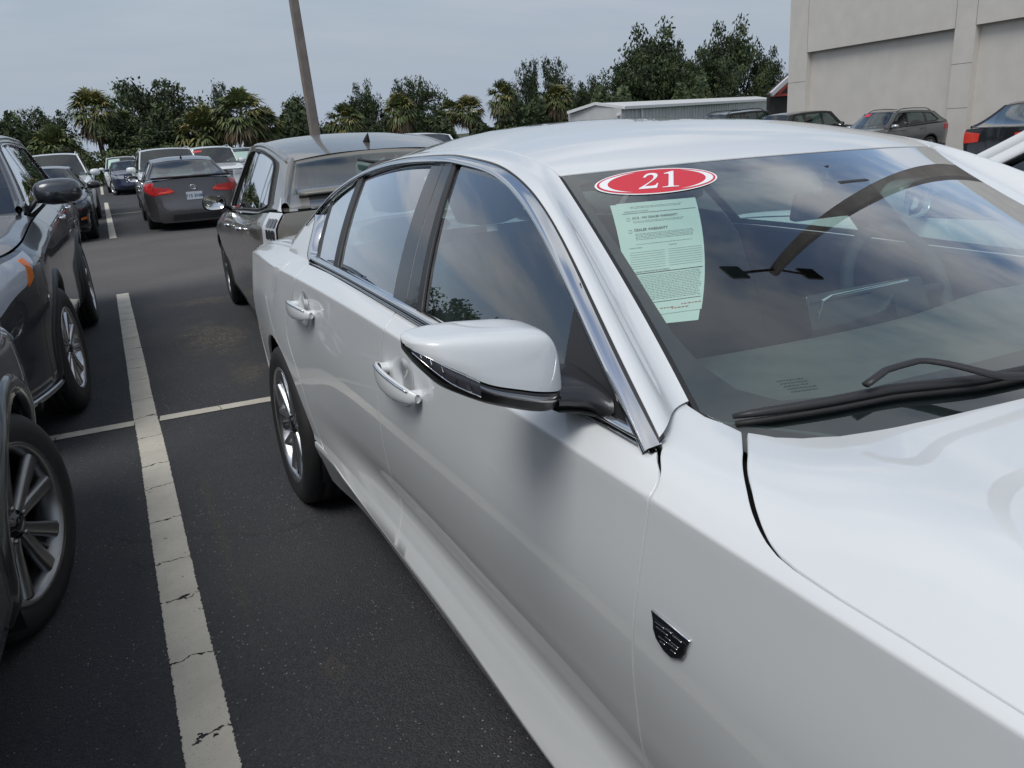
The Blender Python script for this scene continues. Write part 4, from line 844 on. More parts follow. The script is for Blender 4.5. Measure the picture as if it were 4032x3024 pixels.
def gcar(name,label,cat,paintm,sp,pose,group=None,step=.09,glass=None):
    """sp: dims in metres. pose: (x,y,z,rotz,roll)"""
    root=empty(name,label=label,cat=cat,group=group); glass=glass or TINT
    W=sp['W']; fo,wb,ro=sp['fo'],sp['wb'],sp['ro']; R=sp['R']; Bf,Br=-fo,wb+ro
    belt=lambda b: np.interp(b,[p[0] for p in sp['belt']],[p[1] for p in sp['belt']])
    top=ncs([p[0] for p in sp['top']],[p[1] for p in sp['top']])     # centre line of hood / deck
    nf=sp.get('nose',.72); nr=sp.get('tail',.80); rf,rr_=sp.get('rf',.75),sp.get('rt',.6)
    def plan(b):
        t=np.clip((Bf+rf-b)/rf,0,1); u=np.clip((b-(Br-rr_))/rr_,0,1); return 1-(1-nf)*t**2.2-(1-nr)*u**2.2
    bs=np.array(sorted(set([Bf,Bf+.12,Bf+.3,Bf+.55,0,.45,.9,1.4,wb*.62,wb-.4,wb,wb+.45 if wb+.45<Br-.35 else Br-.5,Br-.28,Br-.1,Br])))
    hb=lambda b: np.minimum(belt(b),top(b)-.02)
    g=sp.get('gc',.20)
    def row(af,cf): return [(b,-W*plan(b)*af(b),float(cf(b))) for b in bs]
    cl=lambda v:(lambda b:v)
    sill=lambda b: g+.0*b
    rows=[row(cl(.90),lambda b:g),row(cl(.955),lambda b:g+.10),row(cl(.965),lambda b:lerp(g+.10,hb(b)-.10,.33)),row(cl(.998),lambda b:lerp(g+.10,hb(b)-.10,.72)),row(cl(.985),lambda b:hb(b)-.075),row(cl(sp.get('sh',.935)),lambda b:hb(b)),
          row(cl(.72),lambda b:lerp(hb(b),top(b),.62)),row(cl(.40),lambda b:lerp(hb(b),top(b),.93)),row(cl(0),lambda b:top(b))]
    V=[0,.11,.28,.50,.68,.76,.98,1.30,1.70]; SS=Loft(rows,V,crease=(1,4))
    vt=np.linspace(0,.72,80)
    def vat(b,c): return float(np.interp(c,np.maximum.accumulate(SS(np.full(80,b),vt)[:,2]),vt))
    cuts=sp.get('cuts',[.55,1.62,2.55]); Ra=R+.055
    def ar(bc,a0=200,a1=-20,n=20):
        out=[]
        for t in np.linspace(math.radians(a0),math.radians(a1),n):
            b=bc+Ra*math.cos(t); c=R+Ra*math.sin(t)
            if c>g+.005: out.append((b,vat(b,c)))
        return out
    vb=.76
    A0,A1=ar(0),ar(wb)
    slant=sp.get('slant',.06)
    def cut(b): return [(b+.02,.02),(b,.3),(b-slant*.3,.6),(b-.01,vb)]
    fb=Bf+.38; rb=Br-.30
    fend=[(fb,.03)]+A0[:1]+A0[1:]+[(cuts[0]+.02,.02)]+cut(cuts[0])[1:]+[(fb+.10,vb),(fb,.55)]
    polys=[('front_fender',fend),('front_door',cut(cuts[0])+cut(cuts[1])[::-1])]
    lastc=cut(cuts[2]); 
    q=[p for p in A1 if p[0]<wb]; qa=[(min(p[0],cuts[2]),p[1]) for p in q]
    # rear door meets the arch: follow whichever is further forward
    rd=cut(cuts[1])+[(b,v) for b,v in lastc[::-1]]
    xa=min(p[0] for p in A1)
    if xa<cuts[2]:
        below=[p for p in A1 if p[0]<=cuts[2]+.005 and p[0]<wb]; 
        vtop=max([p[1] for p in below]+[.02]); rd=cut(cuts[1])+[p for p in lastc[::-1] if p[1]>vtop+.02]+below[::-1]
        quart=[p for p in lastc if p[1]>vtop+.02]; 
        quart=[below[-1]]+[p for p in A1 if p not in below]+[(rb,.03),(rb,.55),(rb-.0,vb)]+quart[::-1]
    else:
        quart=[(lastc[0][0],.02)]+A1+[(rb,.03),(rb,.55),(rb,vb)]+lastc[::-1][:-1]
    polys+=[('rear_door',rd),('quarter_panel',quart)]
    kw=dict(step=step,bstep=step*.55,gap=sp.get('gap',.006))
    for nm,pl in polys:
        if nm=='rear_door' and sp.get('two_door'): pass
        P3=panel(pl,SS,**kw); pobj(nm,P3,paintm,root); pobj(nm,mirror(P3),paintm,root)
    ws0,ws1,rg1,rg0=sp['gh']       # b of windshield base, top, rear glass top, base
    def full(b0,b1,v0,nm,m=paintm):
        n=max(6,int((b1-b0)/.08)); B,Vv=np.meshgrid(np.linspace(b0,b1,n),np.linspace(v0,3.4-v0,30),indexing='ij'); mb=MB(); mb.grid(SS(B,Vv)); V_=np.array(mb.V); f=mb.F[len(mb.F)//2]; fn=np.cross(V_[f[1]]-V_[f[0]],V_[f[2]]-V_[f[0]])
        if fn[2]<0: mb.F=[x[::-1] for x in mb.F]
        return mb.obj(nm,m,root,smooth=True)
    full(Bf+.06,ws0+.10,vb+.006,'hood')
    if rg0<Br-.18: full(max(rg0-.15,ws0),Br,vb+.006,'trunk_lid')
    # bumpers: side wraps and end faces
    bow=sp.get('bow',.14)
    for nm,e,s_,pe in (('front_bumper',Bf,-1,fb),('rear_bumper',Br,1,rb)):
        pl=[(e,.02),(pe,.03),(pe,.55),(pe+(.10 if s_<0 else 0),vb-.003),(e,vb-.003)]
        P3=panel(pl,SS,step=step,gap=.004); pobj(nm,P3,paintm,root); pobj(nm,mirror(P3),paintm,root)
    def FACE(s_):
        e=Bf if s_<0 else Br; vv=np.linspace(0,vb,40); E=SS(np.full(40,e),vv)
        def F(x,c):
            x=np.asarray(x,float); c=np.asarray(c,float); a=np.interp(c,np.maximum.accumulate(E[:,2]),np.abs(E[:,0])); lo,hi=E[0,2],E[-1,2]; u=np.clip((c-lo)/(hi-lo),0,1)
            lean=sp.get('lean_f' if s_<0 else 'lean_r',.03); bb=e+s_*bow*(1-np.abs(x)**2.4)*(1-.35*u**2)*1.0 + s_*.045*np.exp(-((u-.28)/.2)**2)*(1-x**8)
            cc=c+ (top(e)-hi)*np.clip((u-.9)/.1,0,1)*(1-x**2)
            return np.stack([x*a,bb,cc],-1)
        return F,E[0,2],E[-1,2]
    faces={}
    for nm,s_ in (('front_bumper_face',-1),('rear_bumper_face',1)):
        F,lo,hi=FACE(s_); faces[s_]=(F,lo,hi); X,C=np.meshgrid(np.linspace(-1,1,25),np.linspace(lo,hi,18),indexing='ij'); mb=MB(); mb.grid(F(X,C),flip=(s_>0)); mb.obj(nm,paintm,root,smooth=True)
    def fp(s_,poly,nm,m,off=.006,st=.08,par=None,both=True):
        F,lo,hi=faces[s_]
        for q in ((1,-1) if both else (1,)):
            pl=[(x*q,c) for x,c in poly]
            P3=panel(pl,F,step=st,gap=0,flange=off*1.2,bev=off*.3,sign=1,scale=(W,1)); 
            if P3[2][:,1].mean()*s_<0: P3=panel(pl,F,step=st,gap=0,flange=off*1.2,bev=off*.3,sign=-1,scale=(W,1))
            V_=P3[0]+P3[2]*0+np.array([0,s_*off,0]); o=link(nm,mesh(V_,P3[1],True,normals=P3[2]),m,par or root)
        return o
    def spn(poly,nm,m,off=.004,st=.08):
        P3=panel(poly,SS,step=st,gap=0,flange=off*1.2,bev=off*.3,off=off); pobj(nm,P3,m,root); o=pobj(nm,mirror(P3),m,root); return o
    # ---------- greenhouse ----------
    w0,w1=sp['w0'],sp['w1']; rc=ncs([p[0] for p in sp['roof']],[p[1] for p in sp['roof']])
    def side(b,h,off=0.):
        b=np.asarray(b,float); h=np.asarray(h,float); c=belt(b)+h*(rc(b)-belt(b)); mid=(ws0+rg0)/2; ln=(rg0-ws0)/2
        a=-(w0+(w1-w0)*(h**1.25))*(1-.055*np.abs((b-mid)/ln)**2.5)-off; return np.stack([a+0*b,b+0*h,c],-1)
    crown=sp.get('crown',.05)
    def wscr(b0,b1,bow0,bow1,n=12,m_=21,x=1.,h0=0.,h1=1.,inn=0.):
        hh=np.linspace(h0,h1,n); xs=np.linspace(-x,x,m_); P=np.zeros((n,m_,3))
        for i,h in enumerate(hh):
            b=lerp(b0,b1,h); E=side(b,h); P[i,:,0]=xs*abs(E[0]); bw=lerp(bow0,bow1,h); P[i,:,1]=b+bw*(1-xs**2); P[i,:,2]=E[2]+crown*h*(1-xs**2)-inn
        return P
    ws=MB(); ws.grid(wscr(ws0,ws1,-.16,-.07,x=.985,h0=-.08)); V_=np.array(ws.V); f=ws.F[5]; 
    def outw(mb,ref):
        V_=np.array(mb.V); f=mb.F[len(mb.F)//2]; fn=np.cross(V_[f[1]]-V_[f[0]],V_[f[2]]-V_[f[0]])
        if fn@np.array(ref)<0: mb.F=[x[::-1] for x in mb.F]
        return mb
    wso=outw(ws,(0,-1,.6)).obj('windshield',glass,root,smooth=True)
    mb=MB(); mb.grid(wscr(ws0,ws1,-.16,-.07,x=1.0,n=3,h0=-.10,h1=.035,inn=.004)); mb.grid(wscr(ws0,ws1,-.16,-.07,x=1.0,n=3,h0=.93,h1=1.0,inn=.004)); outw(mb,(0,-1,.6)).obj('windshield_border',FRIT,wso)
    rgo=MB(); h0r=sp.get('rgh',0.0); rgo.grid(wscr(rg0,rg1,.10,.06,x=.93,h0=h0r,h1=.95)); rgo=outw(rgo,(0,1,.5)).obj('rear_window',glass,root,smooth=True)
    mb=MB()
    for (xa,xb_) in ((-1,-.91),(.91,1)):
        P=wscr(rg0,rg1,.10,.06,x=1,m_=41,inn=.003); i0=int(round((xa+1)/2*40)); i1=int(round((xb_+1)/2*40)); mb.grid(P[:,i0:i1+1])
    mb.grid(wscr(rg0,rg1,.10,.06,x=1.,n=3,h0=.93,h1=1.,inn=.003))
    outw(mb,(0,1,.5)).obj('rear_window_frame',paintm,root,smooth=True)
    if h0r>0.01 or True:
        P=wscr(rg0,rg1,.10,.06,n=5,x=1.,h0=-.06,h1=max(h0r,.03)+.01,inn=.003); mb=MB(); mb.grid(P); outw(mb,(0,1,.5)).obj('tailgate_top' if h0r>.01 else 'rear_window_base',paintm,root,smooth=True)
    # roof skin
    nb=26; B=np.linspace(ws1,rg1,nb); X=np.linspace(-1,1,31); P=np.zeros((nb,31,3))
    for i,b in enumerate(B):
        E=side(b,1.); t=(b-ws1)/(rg1-ws1); P[i,:,0]=X*abs(E[0]); bw=lerp(-.07,.06,t)*(abs(2*t-1)**1.5); P[i,:,1]=b+bw*(1-X**2); P[i,:,2]=E[2]+crown*(1-np.abs(X)**2.6)-0.0
    mb=MB(); mb.grid(P); outw(mb,(0,0,1)).obj('roof',sp.get('roofm',paintm),root,smooth=True)
    P2=P.copy(); P2[...,2]-=.04; mb=MB(); mb.grid(P2); mb.obj('headliner',INTER,root,smooth=True)
    # side frame ribbon between outer edge and window outline
    dl=sp['dlo']; # list of (b,h) 4 corner groups: base-front, top-front, top-rear, base-rear
    OUT=[(ws0-.02,-.03),(ws1,1.),(rg1,1.),(rg0+.02,-.03)]; 
    if 'dlo_rear' in sp: OUT=[(ws0-.02,-.03),(ws1,1.),(rg1,1.),(lerp(rg1,rg0,.5),.5),(rg0+.02,-.03)]; 
    def dense(L,k): 
        L=np.array(L+[L[0]],float); return np.vstack([np.linspace(L[i],L[i+1],k,endpoint=False) for i in range(len(L)-1)]+[L[-1:]])
    O,I=dense(OUT,14),dense(dl,14)
    # round the window outline corners
    I2=I[:-1].copy()
    for _ in range(2): I2=.25*np.roll(I2,1,0)+.5*I2+.25*np.roll(I2,-1,0)
    I=np.vstack([I2,I2[:1]])
    rr=[]
    for t,off in ((0,.0),(.5,.004),(1,.004),(1.0,-.012)): Q=O+(I-O)*t; rr.append(side(Q[:,0],np.clip(Q[:,1],-.05,1.0),off))
    for sx in (1,-1):
        mb=MB(); mb.grid(np.array(rr)*np.array([sx,1,1])); outw(mb,(-sx,0,.2)).obj('window_frame',sp.get('framem',paintm),root,smooth=True)
        gp=panel([tuple(p) for p in (I2-I2.mean(0))*1.02+I2.mean(0)],lambda b,h:side(b,h,-.012),step=.12,gap=0,flange=0,scale=(1,.4)); 
        X_,F_,N_=gp; mb=MB(); mb.V=[tuple(v) for v in X_*np.array([sx,1,1])]; mb.F=[tuple(f) for f in F_]; outw(mb,(-sx,0,.3)).obj('side_window',glass,root,smooth=True)
        # thin trim round the opening
        mb=MB(); Q=side(I[:,0],I[:,1],.006)*np.array([sx,1,1]); mb.tube(Q,.006,5,cap=False); mb.obj('window_trim',sp.get('trimm',BLACKPLAS),root,smooth=True)
        for (bt,bb,wd,m_) in sp.get('pillars',[]):
            hl=[np.interp(0,[0,1],[0,0])]; ys=np.linspace(.0,1.,6); q=np.array([[ (lerp(bb,bt,h)+d,h) for h in ys] for d in (-wd/2,wd/2)]); lo_,hi_=.0,.93
            q[...,1]=q[...,1]*(hi_-lo_)+lo_; mb=MB(); mb.grid(side(q[...,0],q[...,1],.0)*np.array([sx,1,1])); outw(mb,(-sx,0,.3)).obj('door_pillar',m_ or BLACKGLOSS,root)
        # a-pillar and rear pillar roundings
        hh=np.linspace(-.05,1.,12)
        Q=side(lerp(ws0,ws1,hh),hh)*np.array([sx,1,1]); Q[:,0]*=.99; mb=MB(); mb.tube(Q,sp.get('ap',.030),10,flat=.7); mb.obj('roof_pillar',paintm,root,smooth=True)
        h2_=np.linspace(-.3,1.,14); Q=side(lerp(rg0,rg1,h2_)-.25*np.clip(-h2_,0,1),h2_)*np.array([sx,1,1]); Q[:,0]*=.985; mb=MB(); mb.tube(Q,np.r_[.002,.012,.024,np.full(len(Q)-3,.033)],10,flat=.7); mb.obj('rear_pillar',paintm,root,smooth=True)
        bb_=np.linspace(ws1,rg1,20); Q=side(bb_,1.+0*bb_)*np.array([sx,1,1]); Q[:,2]-=.012; Q[:,0]*=.995; mb=MB(); mb.tube(Q,.022,8); mb.obj('roof_rail',paintm,root,smooth=True)
    # interior, underside, wheels
    mb=MB(); mb.box((0,(ws0+rg0)/2,.42),(2*w0-.12,rg0-ws0-.1,.03)); mb.obj('cabin_floor',INTER,root)
    mb=MB(); mb.box((0,ws0+.28,belt(ws0)-.10),(2*w0-.14,.55,.20),bev=.06); mb.obj('dashboard',INTER,root,smooth=True)
    sb=[ws0+1.15,ws0+2.0]
    for b in sb:
        for a in (-.37,.37): seat(root,a,b,m=mat('seat_grey',(.13,.135,.14),.7,noise=(12,.2)),base=sp.get('sb',.37),head=(b==sb[0]))
    if sp.get('wheel_in'):
        c0=np.array([sp['wheel_in']*.37,ws0+.62,belt(ws0)+.02]); t=np.linspace(0,2*np.pi,25); mb=MB(); mb.tube(np.stack([c0[0]+.18*np.cos(t),c0[1]+.07*np.sin(t),c0[2]+.165*np.sin(t)],1),.015,6,cap=False); mb.obj('steering_wheel',INTER,root,smooth=True)
    Bg,Vg=np.meshgrid(np.linspace(Bf+.05,Br-.05,40),np.linspace(.02,vb,10),indexing='ij'); P=SS(Bg,Vg)+nrm(SS,Bg,Vg)*.03; mb=MB(); mb.grid(P); V_=np.array(mb.V); ff=[]
    for f in mb.F:
        c=V_[list(f)].mean(0)
        if min(math.hypot(c[1]-wb,c[2]-R),math.hypot(c[1],c[2]-R))>Ra+.07: ff.append(f)
    for sx in (1,-1): link('inner_body',mesh(V_*np.array([sx,1,1]),ff,True),DARK,root)
    mb=MB(); mb.box((0,wb/2,g+.02),(1.7*W,wb+fo*.8+ro*.8,.04)); mb.obj('underbody',DARK,root)
    mb=MB(); mb.box((0,ws0*.5-.1,.55),(1.2*W,ws0+fo*.8,.3)); mb.obj('engine_bay',DARK,root)
    for b0 in (0,wb):
        for sx in (1,-1):
            t=np.linspace(math.radians(-20),math.radians(200),16); mb=MB(); P=np.zeros((2,16,3)); P[...,1]=b0+(Ra+.012)*np.cos(t); P[...,2]=R+(Ra+.012)*np.sin(t); P[0,:,0]=sx*(W-.05); P[1,:,0]=sx*(W-.34); mb.grid(P)
            P=np.zeros((2,16,3)); P[...,1]=b0+np.array([0.,Ra+.012])[:,None]*np.cos(t); P[...,2]=R+np.array([0.,Ra+.012])[:,None]*np.sin(t); P[...,0]=sx*(W-.34); mb.grid(P); mb.obj('wheel_liner',DARK,root)
            wheel_parts(root,'wheel',(sx*(W-sp.get('winset',.02)),b0,R),R,sp['rim'],sp.get('tw',.225),sx,sp.get('ws','multi'),steer=(sp.get('steer',0) if b0==0 else 0),rim_mat=sp.get('rimm',SATIN),n=sp.get('nsp',10))
            if sp.get('clad'):
                n=28; t=np.linspace(math.radians(-12),math.radians(192),n); rows_=[]
                for rad,off in ((Ra-.004,-.02),(Ra-.004,.012),(Ra+.03,.016),(Ra+.055,.010),(Ra+.062,-.004)):
                    b=b0+rad*np.cos(t); c=np.maximum(R+rad*np.sin(t),g+.02); v=np.array([vat(x,y) for x,y in zip(b,c)]); X_=SS(b,v); X_=X_-nrm(SS,b,v)*off; X_[:,0]*=sx; rows_.append(X_)
                mb=MB(); mb.grid(np.array(rows_),flip=(sx>0)); mb.obj('arch_cladding',sp['clad'],root,smooth=True)
    # mirrors
    mb_=sp.get('mir',ws0+.32); mc=belt(mb_)+sp.get('mz',.075)
    for sx in (1,-1):
        E=side(mb_,.05); a0=abs(E[0]); n=18; t=np.linspace(0,2*np.pi,n,endpoint=False); P=[]
        mh=sp.get('mh',.075); mw=sp.get('mw',.125); cx=a0+.045+mw
        for k,(r,d) in enumerate([(.02,-.085),(.45,-.080),(.75,-.062),(.93,-.03),(1.,.02),(.98,.06),(.86,.066),(.84,.058),(.02,.058)]):
            P.append([(sx*(cx+mw*r*np.sign(math.cos(q))*abs(math.cos(q))**.7),mb_+d+.05*(mw*r*math.cos(q))*2,mc+mh*r*np.sign(math.sin(q))*abs(math.sin(q))**.75) for q in t])
        mb=MB(); mb.grid(np.array(P[:7]),closev=True); outw(mb,(0,-1,0)) if False else None
        mo=mb.obj('door_mirror',sp.get('mirm',paintm),root,smooth=True)
        mb=MB(); mb.grid(np.array(P[6:]),closev=True); mb.obj('mirror_glass',mat('mirror_glass',(.7,.72,.72),.02,1.),mo,smooth=True)
        mb=MB(); mb.tube([(sx*(a0-.03),mb_-.03,belt(mb_)+.0),(sx*(a0+.05),mb_-.01,mc-mh*.55),(sx*(cx-.02),mb_,mc-mh*.7)],[.035,.03,.028],8,flat=.6); mb.obj('mirror_arm',BLACKPLAS,mo,smooth=True)
    # handles
    for bh in sp.get('handles',[cuts[1]-.22,cuts[2]-.18]):
        for sx in (1,-1):
            v=.665; q=np.linspace(0,1,9); X_=SS(bh-.11+.22*q,0*q+v); N_=-nrm(SS,bh-.11+.22*q,0*q+v); X_=X_+N_*(.008+.026*np.sin(np.pi*q)[:,None]**.5); X_[:,0]*=sx; mb=MB(); mb.tube(X_,.011,6,flat=1.2); mb.obj('door_handle',sp.get('handm',paintm),root,smooth=True)
    ctx=dict(root=root,SS=SS,fp=fp,spn=spn,side=side,faces=faces,top=top,belt=belt,W=W,Bf=Bf,Br=Br,vb=vb,rc=rc,wscr=wscr,outw=outw,vat=vat,sp=sp,crown=crown,ws=(ws0,ws1,rg1,rg0))
    x,y,z,rz,roll=pose[:5]; sc=pose[5] if len(pose)>5 else 1.
    root.location=(x,y,z); root.rotation_euler=(0,roll,rz); root.scale=(sc,)*3
    return root,ctx
LAMP=mat('headlamp_lens',(.5,.52,.55),.08,.4); LAMPD=mat('lamp_dark',(.08,.08,.09),.12,.5); TAIL=mat('tail_red',(.45,.02,.02),.12); TAILB=mat('tail_bright',(.75,.05,.03),.15); AMBER=mat('lamp_amber',(.65,.16,.02),.15)
PLATE=mat('plate_white',(.55,.60,.66),.4); PLINK=mat('plate_ink',(.08,.12,.22),.5)
def face_extras(ctx,s_,grille=None,lamps=None,lampm=LAMP,lower=None,plate=None,emblem=None,slats=0,slatm=None,lampside=None,tail=False):
    fp,faces,root=ctx['fp'],ctx['faces'],ctx['root']; F,lo,hi=faces[s_]
    if lower: fp(s_,lower,'lower_intake',BLACKPLAS,.008,both=False)
    if grille:
        g=fp(s_,grille,'grille',BLACKGLOSS,.010,both=False)
        xs=[p[0] for p in grille]; cs=[p[1] for p in grille]
        for k in range(slats):
            c=lerp(min(cs),max(cs),(k+.5)/slats); x=np.linspace(min(xs)*.93,max(xs)*.93,16); X=F(x,c+0*x); X[:,1]+=s_*.016; mb=MB(); mb.tube(X,.009,6); mb.obj('grille_bar',slatm or CHROME,g,smooth=True)
    if lamps:
        for l in ([lamps] if isinstance(lamps[0],tuple) else lamps): fp(s_,l,'headlight' if s_<0 else 'tail_lamp',lampm,.012)
    if lampside: ctx['spn'](lampside,'headlight' if s_<0 else 'tail_lamp',lampm)
    if plate:
        c=plate; X=F(np.array([0.]),np.array([c]))[0]; mb=MB(); mb.box((0,X[1]+s_*.018,c),(.305,.008,.152),bev=.003); pl=mb.obj('license_plate',PLATE,root,smooth=False)
        V,Ff=text_mesh('Y15 3NM',.085,.002,'CENTER'); V=np.stack([V[:,0]*(-1 if s_>0 else 1)*1.,0*V[:,0]+X[1]+s_*.0235,c-.03+V[:,1]],1); link('plate_number',mesh(V,Ff,False),PLINK,pl)
    if emblem:
        c,rx,ry=emblem; X=F(np.array([0.]),np.array([c]))[0]; t=np.linspace(0,2*np.pi,33); mb=MB(); mb.tube(np.stack([rx*np.cos(t),0*t+X[1]+s_*.02,c+ry*np.sin(t)],1),.006,6,cap=False); mb.tube(np.stack([rx*.42*np.cos(t),0*t+X[1]+s_*.021,c+ry*.92*np.sin(t)],1),.004,6,cap=False); mb.tube(np.stack([rx*.72*np.cos(t),0*t+X[1]+s_*.021,c+ry*.5+ry*.42*np.sin(t)],1),.004,6,cap=False); mb.obj('emblem',CHROME,root,smooth=True)
def rails(ctx,m,cross=False,h=.05):
    ws0,ws1,rg1,rg0=ctx['ws']; side=ctx['side']
    for sx in (1,-1):
        b=np.linspace(ws1+.12,rg1-.10,16); Q=side(b,1+0*b); t=(b-b[0])/(b[-1]-b[0]); Q[:,2]+=h*np.clip(np.minimum(t,1-t)*9,0,1)+.005; Q[:,0]*=.93*sx; mb=MB(); mb.tube(Q,.015,8); mb.obj('roof_rack_rail',m,ctx['root'],smooth=True)
    if cross:
        for b in (lerp(ws1,rg1,.28),lerp(ws1,rg1,.68)):
            E=side(b,1.); x=np.linspace(-1,1,9)*abs(E[0])*.93; mb=MB(); mb.tube(np.stack([x,b+0*x,E[2]+h+.035+0*x],1),.016,8,flat=.6); mb.obj('roof_cross_bar',m,ctx['root'],smooth=True)
def windtag(ctx,x0,x1,h0,h1,m,name='windshield_tag'):
    ws0,ws1,*_=ctx['ws']; P=ctx['wscr'](ws0,ws1,-.16,-.07,n=21,m_=41); i0,i1=int(h0*20),int(h1*20); j0,j1=int((x0+1)*20),int((x1+1)*20); Q=P[i0:i1+1,j0:j1+1].copy(); Q[...,1]-=.006; Q[...,2]+=.004; mb=MB(); mb.grid(Q); mb.obj(name,m,ctx['root'])
SEDAN=dict(W=.92,fo=.95,wb=2.82,ro=1.08,R=.335,rim=.235,belt=[(-.9,.78),(0,.87),(.6,.93),(2.4,.97),(3.9,1.0)],top=[(-.95,.70),(-.5,.84),(0,.92),(.5,.985),(1.5,1.0),(3.0,1.04),(3.4,1.06),(3.9,1.04)],
    gh=(.55,1.22,2.55,3.30),w0=.845,w1=.60,roof=[(.5,1.25),(1.22,1.37),(1.7,1.405),(2.2,1.385),(2.6,1.32),(3.4,1.2)],dlo=[(.75,.06),(1.32,.93),(2.45,.90),(2.98,.06)],pillars=[(1.75,1.70,.11,None),(2.62,2.66,.05,None)],rgh=.04)
SUV=dict(W=.95,fo=.92,wb=2.80,ro=1.02,R=.37,rim=.245,gc=.26,belt=[(-.9,.95),(0,1.05),(.6,1.10),(2.4,1.14),(3.8,1.18)],top=[(-.95,.92),(-.7,1.0),(0,1.09),(.5,1.14),(1.5,1.16),(2.8,1.17),(3.8,1.18)],
    gh=(.52,1.12,3.35,3.74),w0=.875,w1=.69,roof=[(.5,1.55),(1.1,1.655),(1.8,1.70),(2.6,1.685),(3.4,1.62),(3.8,1.5)],dlo=[(.72,.06),(1.22,.90),(3.1,.88),(3.40,.06)],pillars=[(1.72,1.68,.10,None),(2.62,2.64,.09,None)],rgh=.10,nose=.80,tail=.88,rt=.5,sb=.6,cuts=[.60,1.62,2.50],lean_r=0.)
def D(base,**k): d=dict(base); d.update(k); return d
# ================= the other vehicles =================
def sp_(x,k): return np.logaddexp(0,np.asarray(x,float)*k)/k
def GZ(X,Y): return -.028*sp_(np.asarray(X,float)-.9,2.5)-.006*sp_(np.asarray(Y,float)-8,.8)
def gz(x,y): return float(GZ(x,y))
PI=math.pi
P_SLATE=paint('slate_paint',(.060,.066,.078),.55,.32,dirt=.05); P_GREEN=paint('dark_green_grey_paint',(.045,.052,.052),.5,.35,dirt=.05); P_BRONZE=paint('bronze_grey_paint',(.24,.225,.195),.5,.34,dirt=.06)
P_GREY=paint('warm_grey_paint',(.105,.098,.104),.6,.32,dirt=.04); P_NAVY=paint('navy_paint',(.025,.035,.085),.4,.3,dirt=.05); P_BLACK=paint('black_paint',(.012,.013,.016),.2,.3,dirt=.06); P_GUN=paint('gunmetal_paint',(.15,.16,.165),.6,.32,dirt=.04); P_SILVER=paint('pale_silver_paint',(.42,.44,.45),.5,.35,dirt=.04)
ALLOYD=mat('dark_alloy',(.30,.30,.30),.3,1.); ALLOYM=mat('machined_alloy',(.55,.55,.56),.22,1.)
# dark blue-grey three-row SUV, nose towards the camera
r,c=gcar('parked_suv','dark slate SUV at the left edge facing the camera, with amber corner lamp','suv',P_SLATE,
  D(SUV,W=.965,fo=.98,wb=2.85,ro=1.12,R=.385,rim=.255,belt=[(-.9,1.04),(0,1.10),(.6,1.15),(2.4,1.20),(3.9,1.25)],top=[(-.98,1.0),(-.75,1.10),(-.3,1.16),(0,1.18),(.5,1.21),(1.5,1.22),(2.8,1.23),(3.97,1.25)],
    gh=(.55,1.32,3.45,3.86),w0=.86,w1=.68,roof=[(.5,1.55),(1.3,1.665),(1.9,1.70),(2.8,1.69),(3.5,1.63),(3.9,1.5)],dlo=[(.86,.06),(1.42,.90),(3.2,.86),(3.50,.16)],pillars=[(1.86,1.80,.10,None),(2.80,2.78,.09,None)],
    cuts=[.72,1.78,2.60],mh=.088,mw=.150,mz=.135,mir=.92,clad=BLACKPLAS,handm=CHROME,trimm=CHROME,mirm=P_SLATE,ws='multi',nsp=10,rimm=ALLOYM,steer=-.10,winset=.0,sh=.90,gap=.007,wheel_in=1),
  (-1.30,5.28,0,-.022,0,.975),step=.05)
fp=c['fp']
face_extras(c,-1,grille=[(-.55,.52),(.55,.52),(.62,.88),(-.62,.88)],slats=5,slatm=BLACKPLAS,lower=[(-.72,.30),(.72,.30),(.60,.44),(-.60,.44)],plate=.42,emblem=(.80,.09,.06))
fp(-1,[(.66,.78),(.985,.80),(.985,.93),(.66,.90)],'headlight',mat('clear_lamp',(.42,.45,.50),.08,.15),.010)
c['spn']([(-.975,.56),(-.72,.60),(-.50,.70),(-.46,.735),(-.975,.72)],'headlight',mat('clear_lamp',(.42,.45,.50),.08,.15),.006)
c['spn']([(-.70,.595),(-.615,.625),(-.58,.715),(-.64,.715)],'corner_lamp',AMBER,.011)
fp(-1,[(.60,.36),(.97,.40),(.95,.60),(.74,.66)],'fog_lamp_recess',BLACKPLAS,.008)
for sx in (1,-1):
    X=c['faces'][-1][0](np.array([.83*sx]),np.array([.82]))[0]; mb=MB(); t=np.linspace(0,2*PI,24,endpoint=False); mb.grid(np.array([[(X[0]+r_*math.cos(a),X[1]-.014-d,X[2]+r_*math.sin(a)) for a in t] for r_,d in ((.001,.02),(.03,.018),(.042,.0))]),closev=True); mb.obj('headlamp_bulb',CHROME,r,smooth=True)
mb=MB(); b=np.linspace(-.9,-.42,12); X=c['SS'](b,np.full(12,.05)); X=X-nrm(c['SS'],b,np.full(12,.05))*.012
for sx in (1,-1):
    mb=MB(); Y=X*np.array([sx,1,1]); mb.tube(Y,.02,8); mb.obj('bumper_lip',SATIN,r,smooth=True)
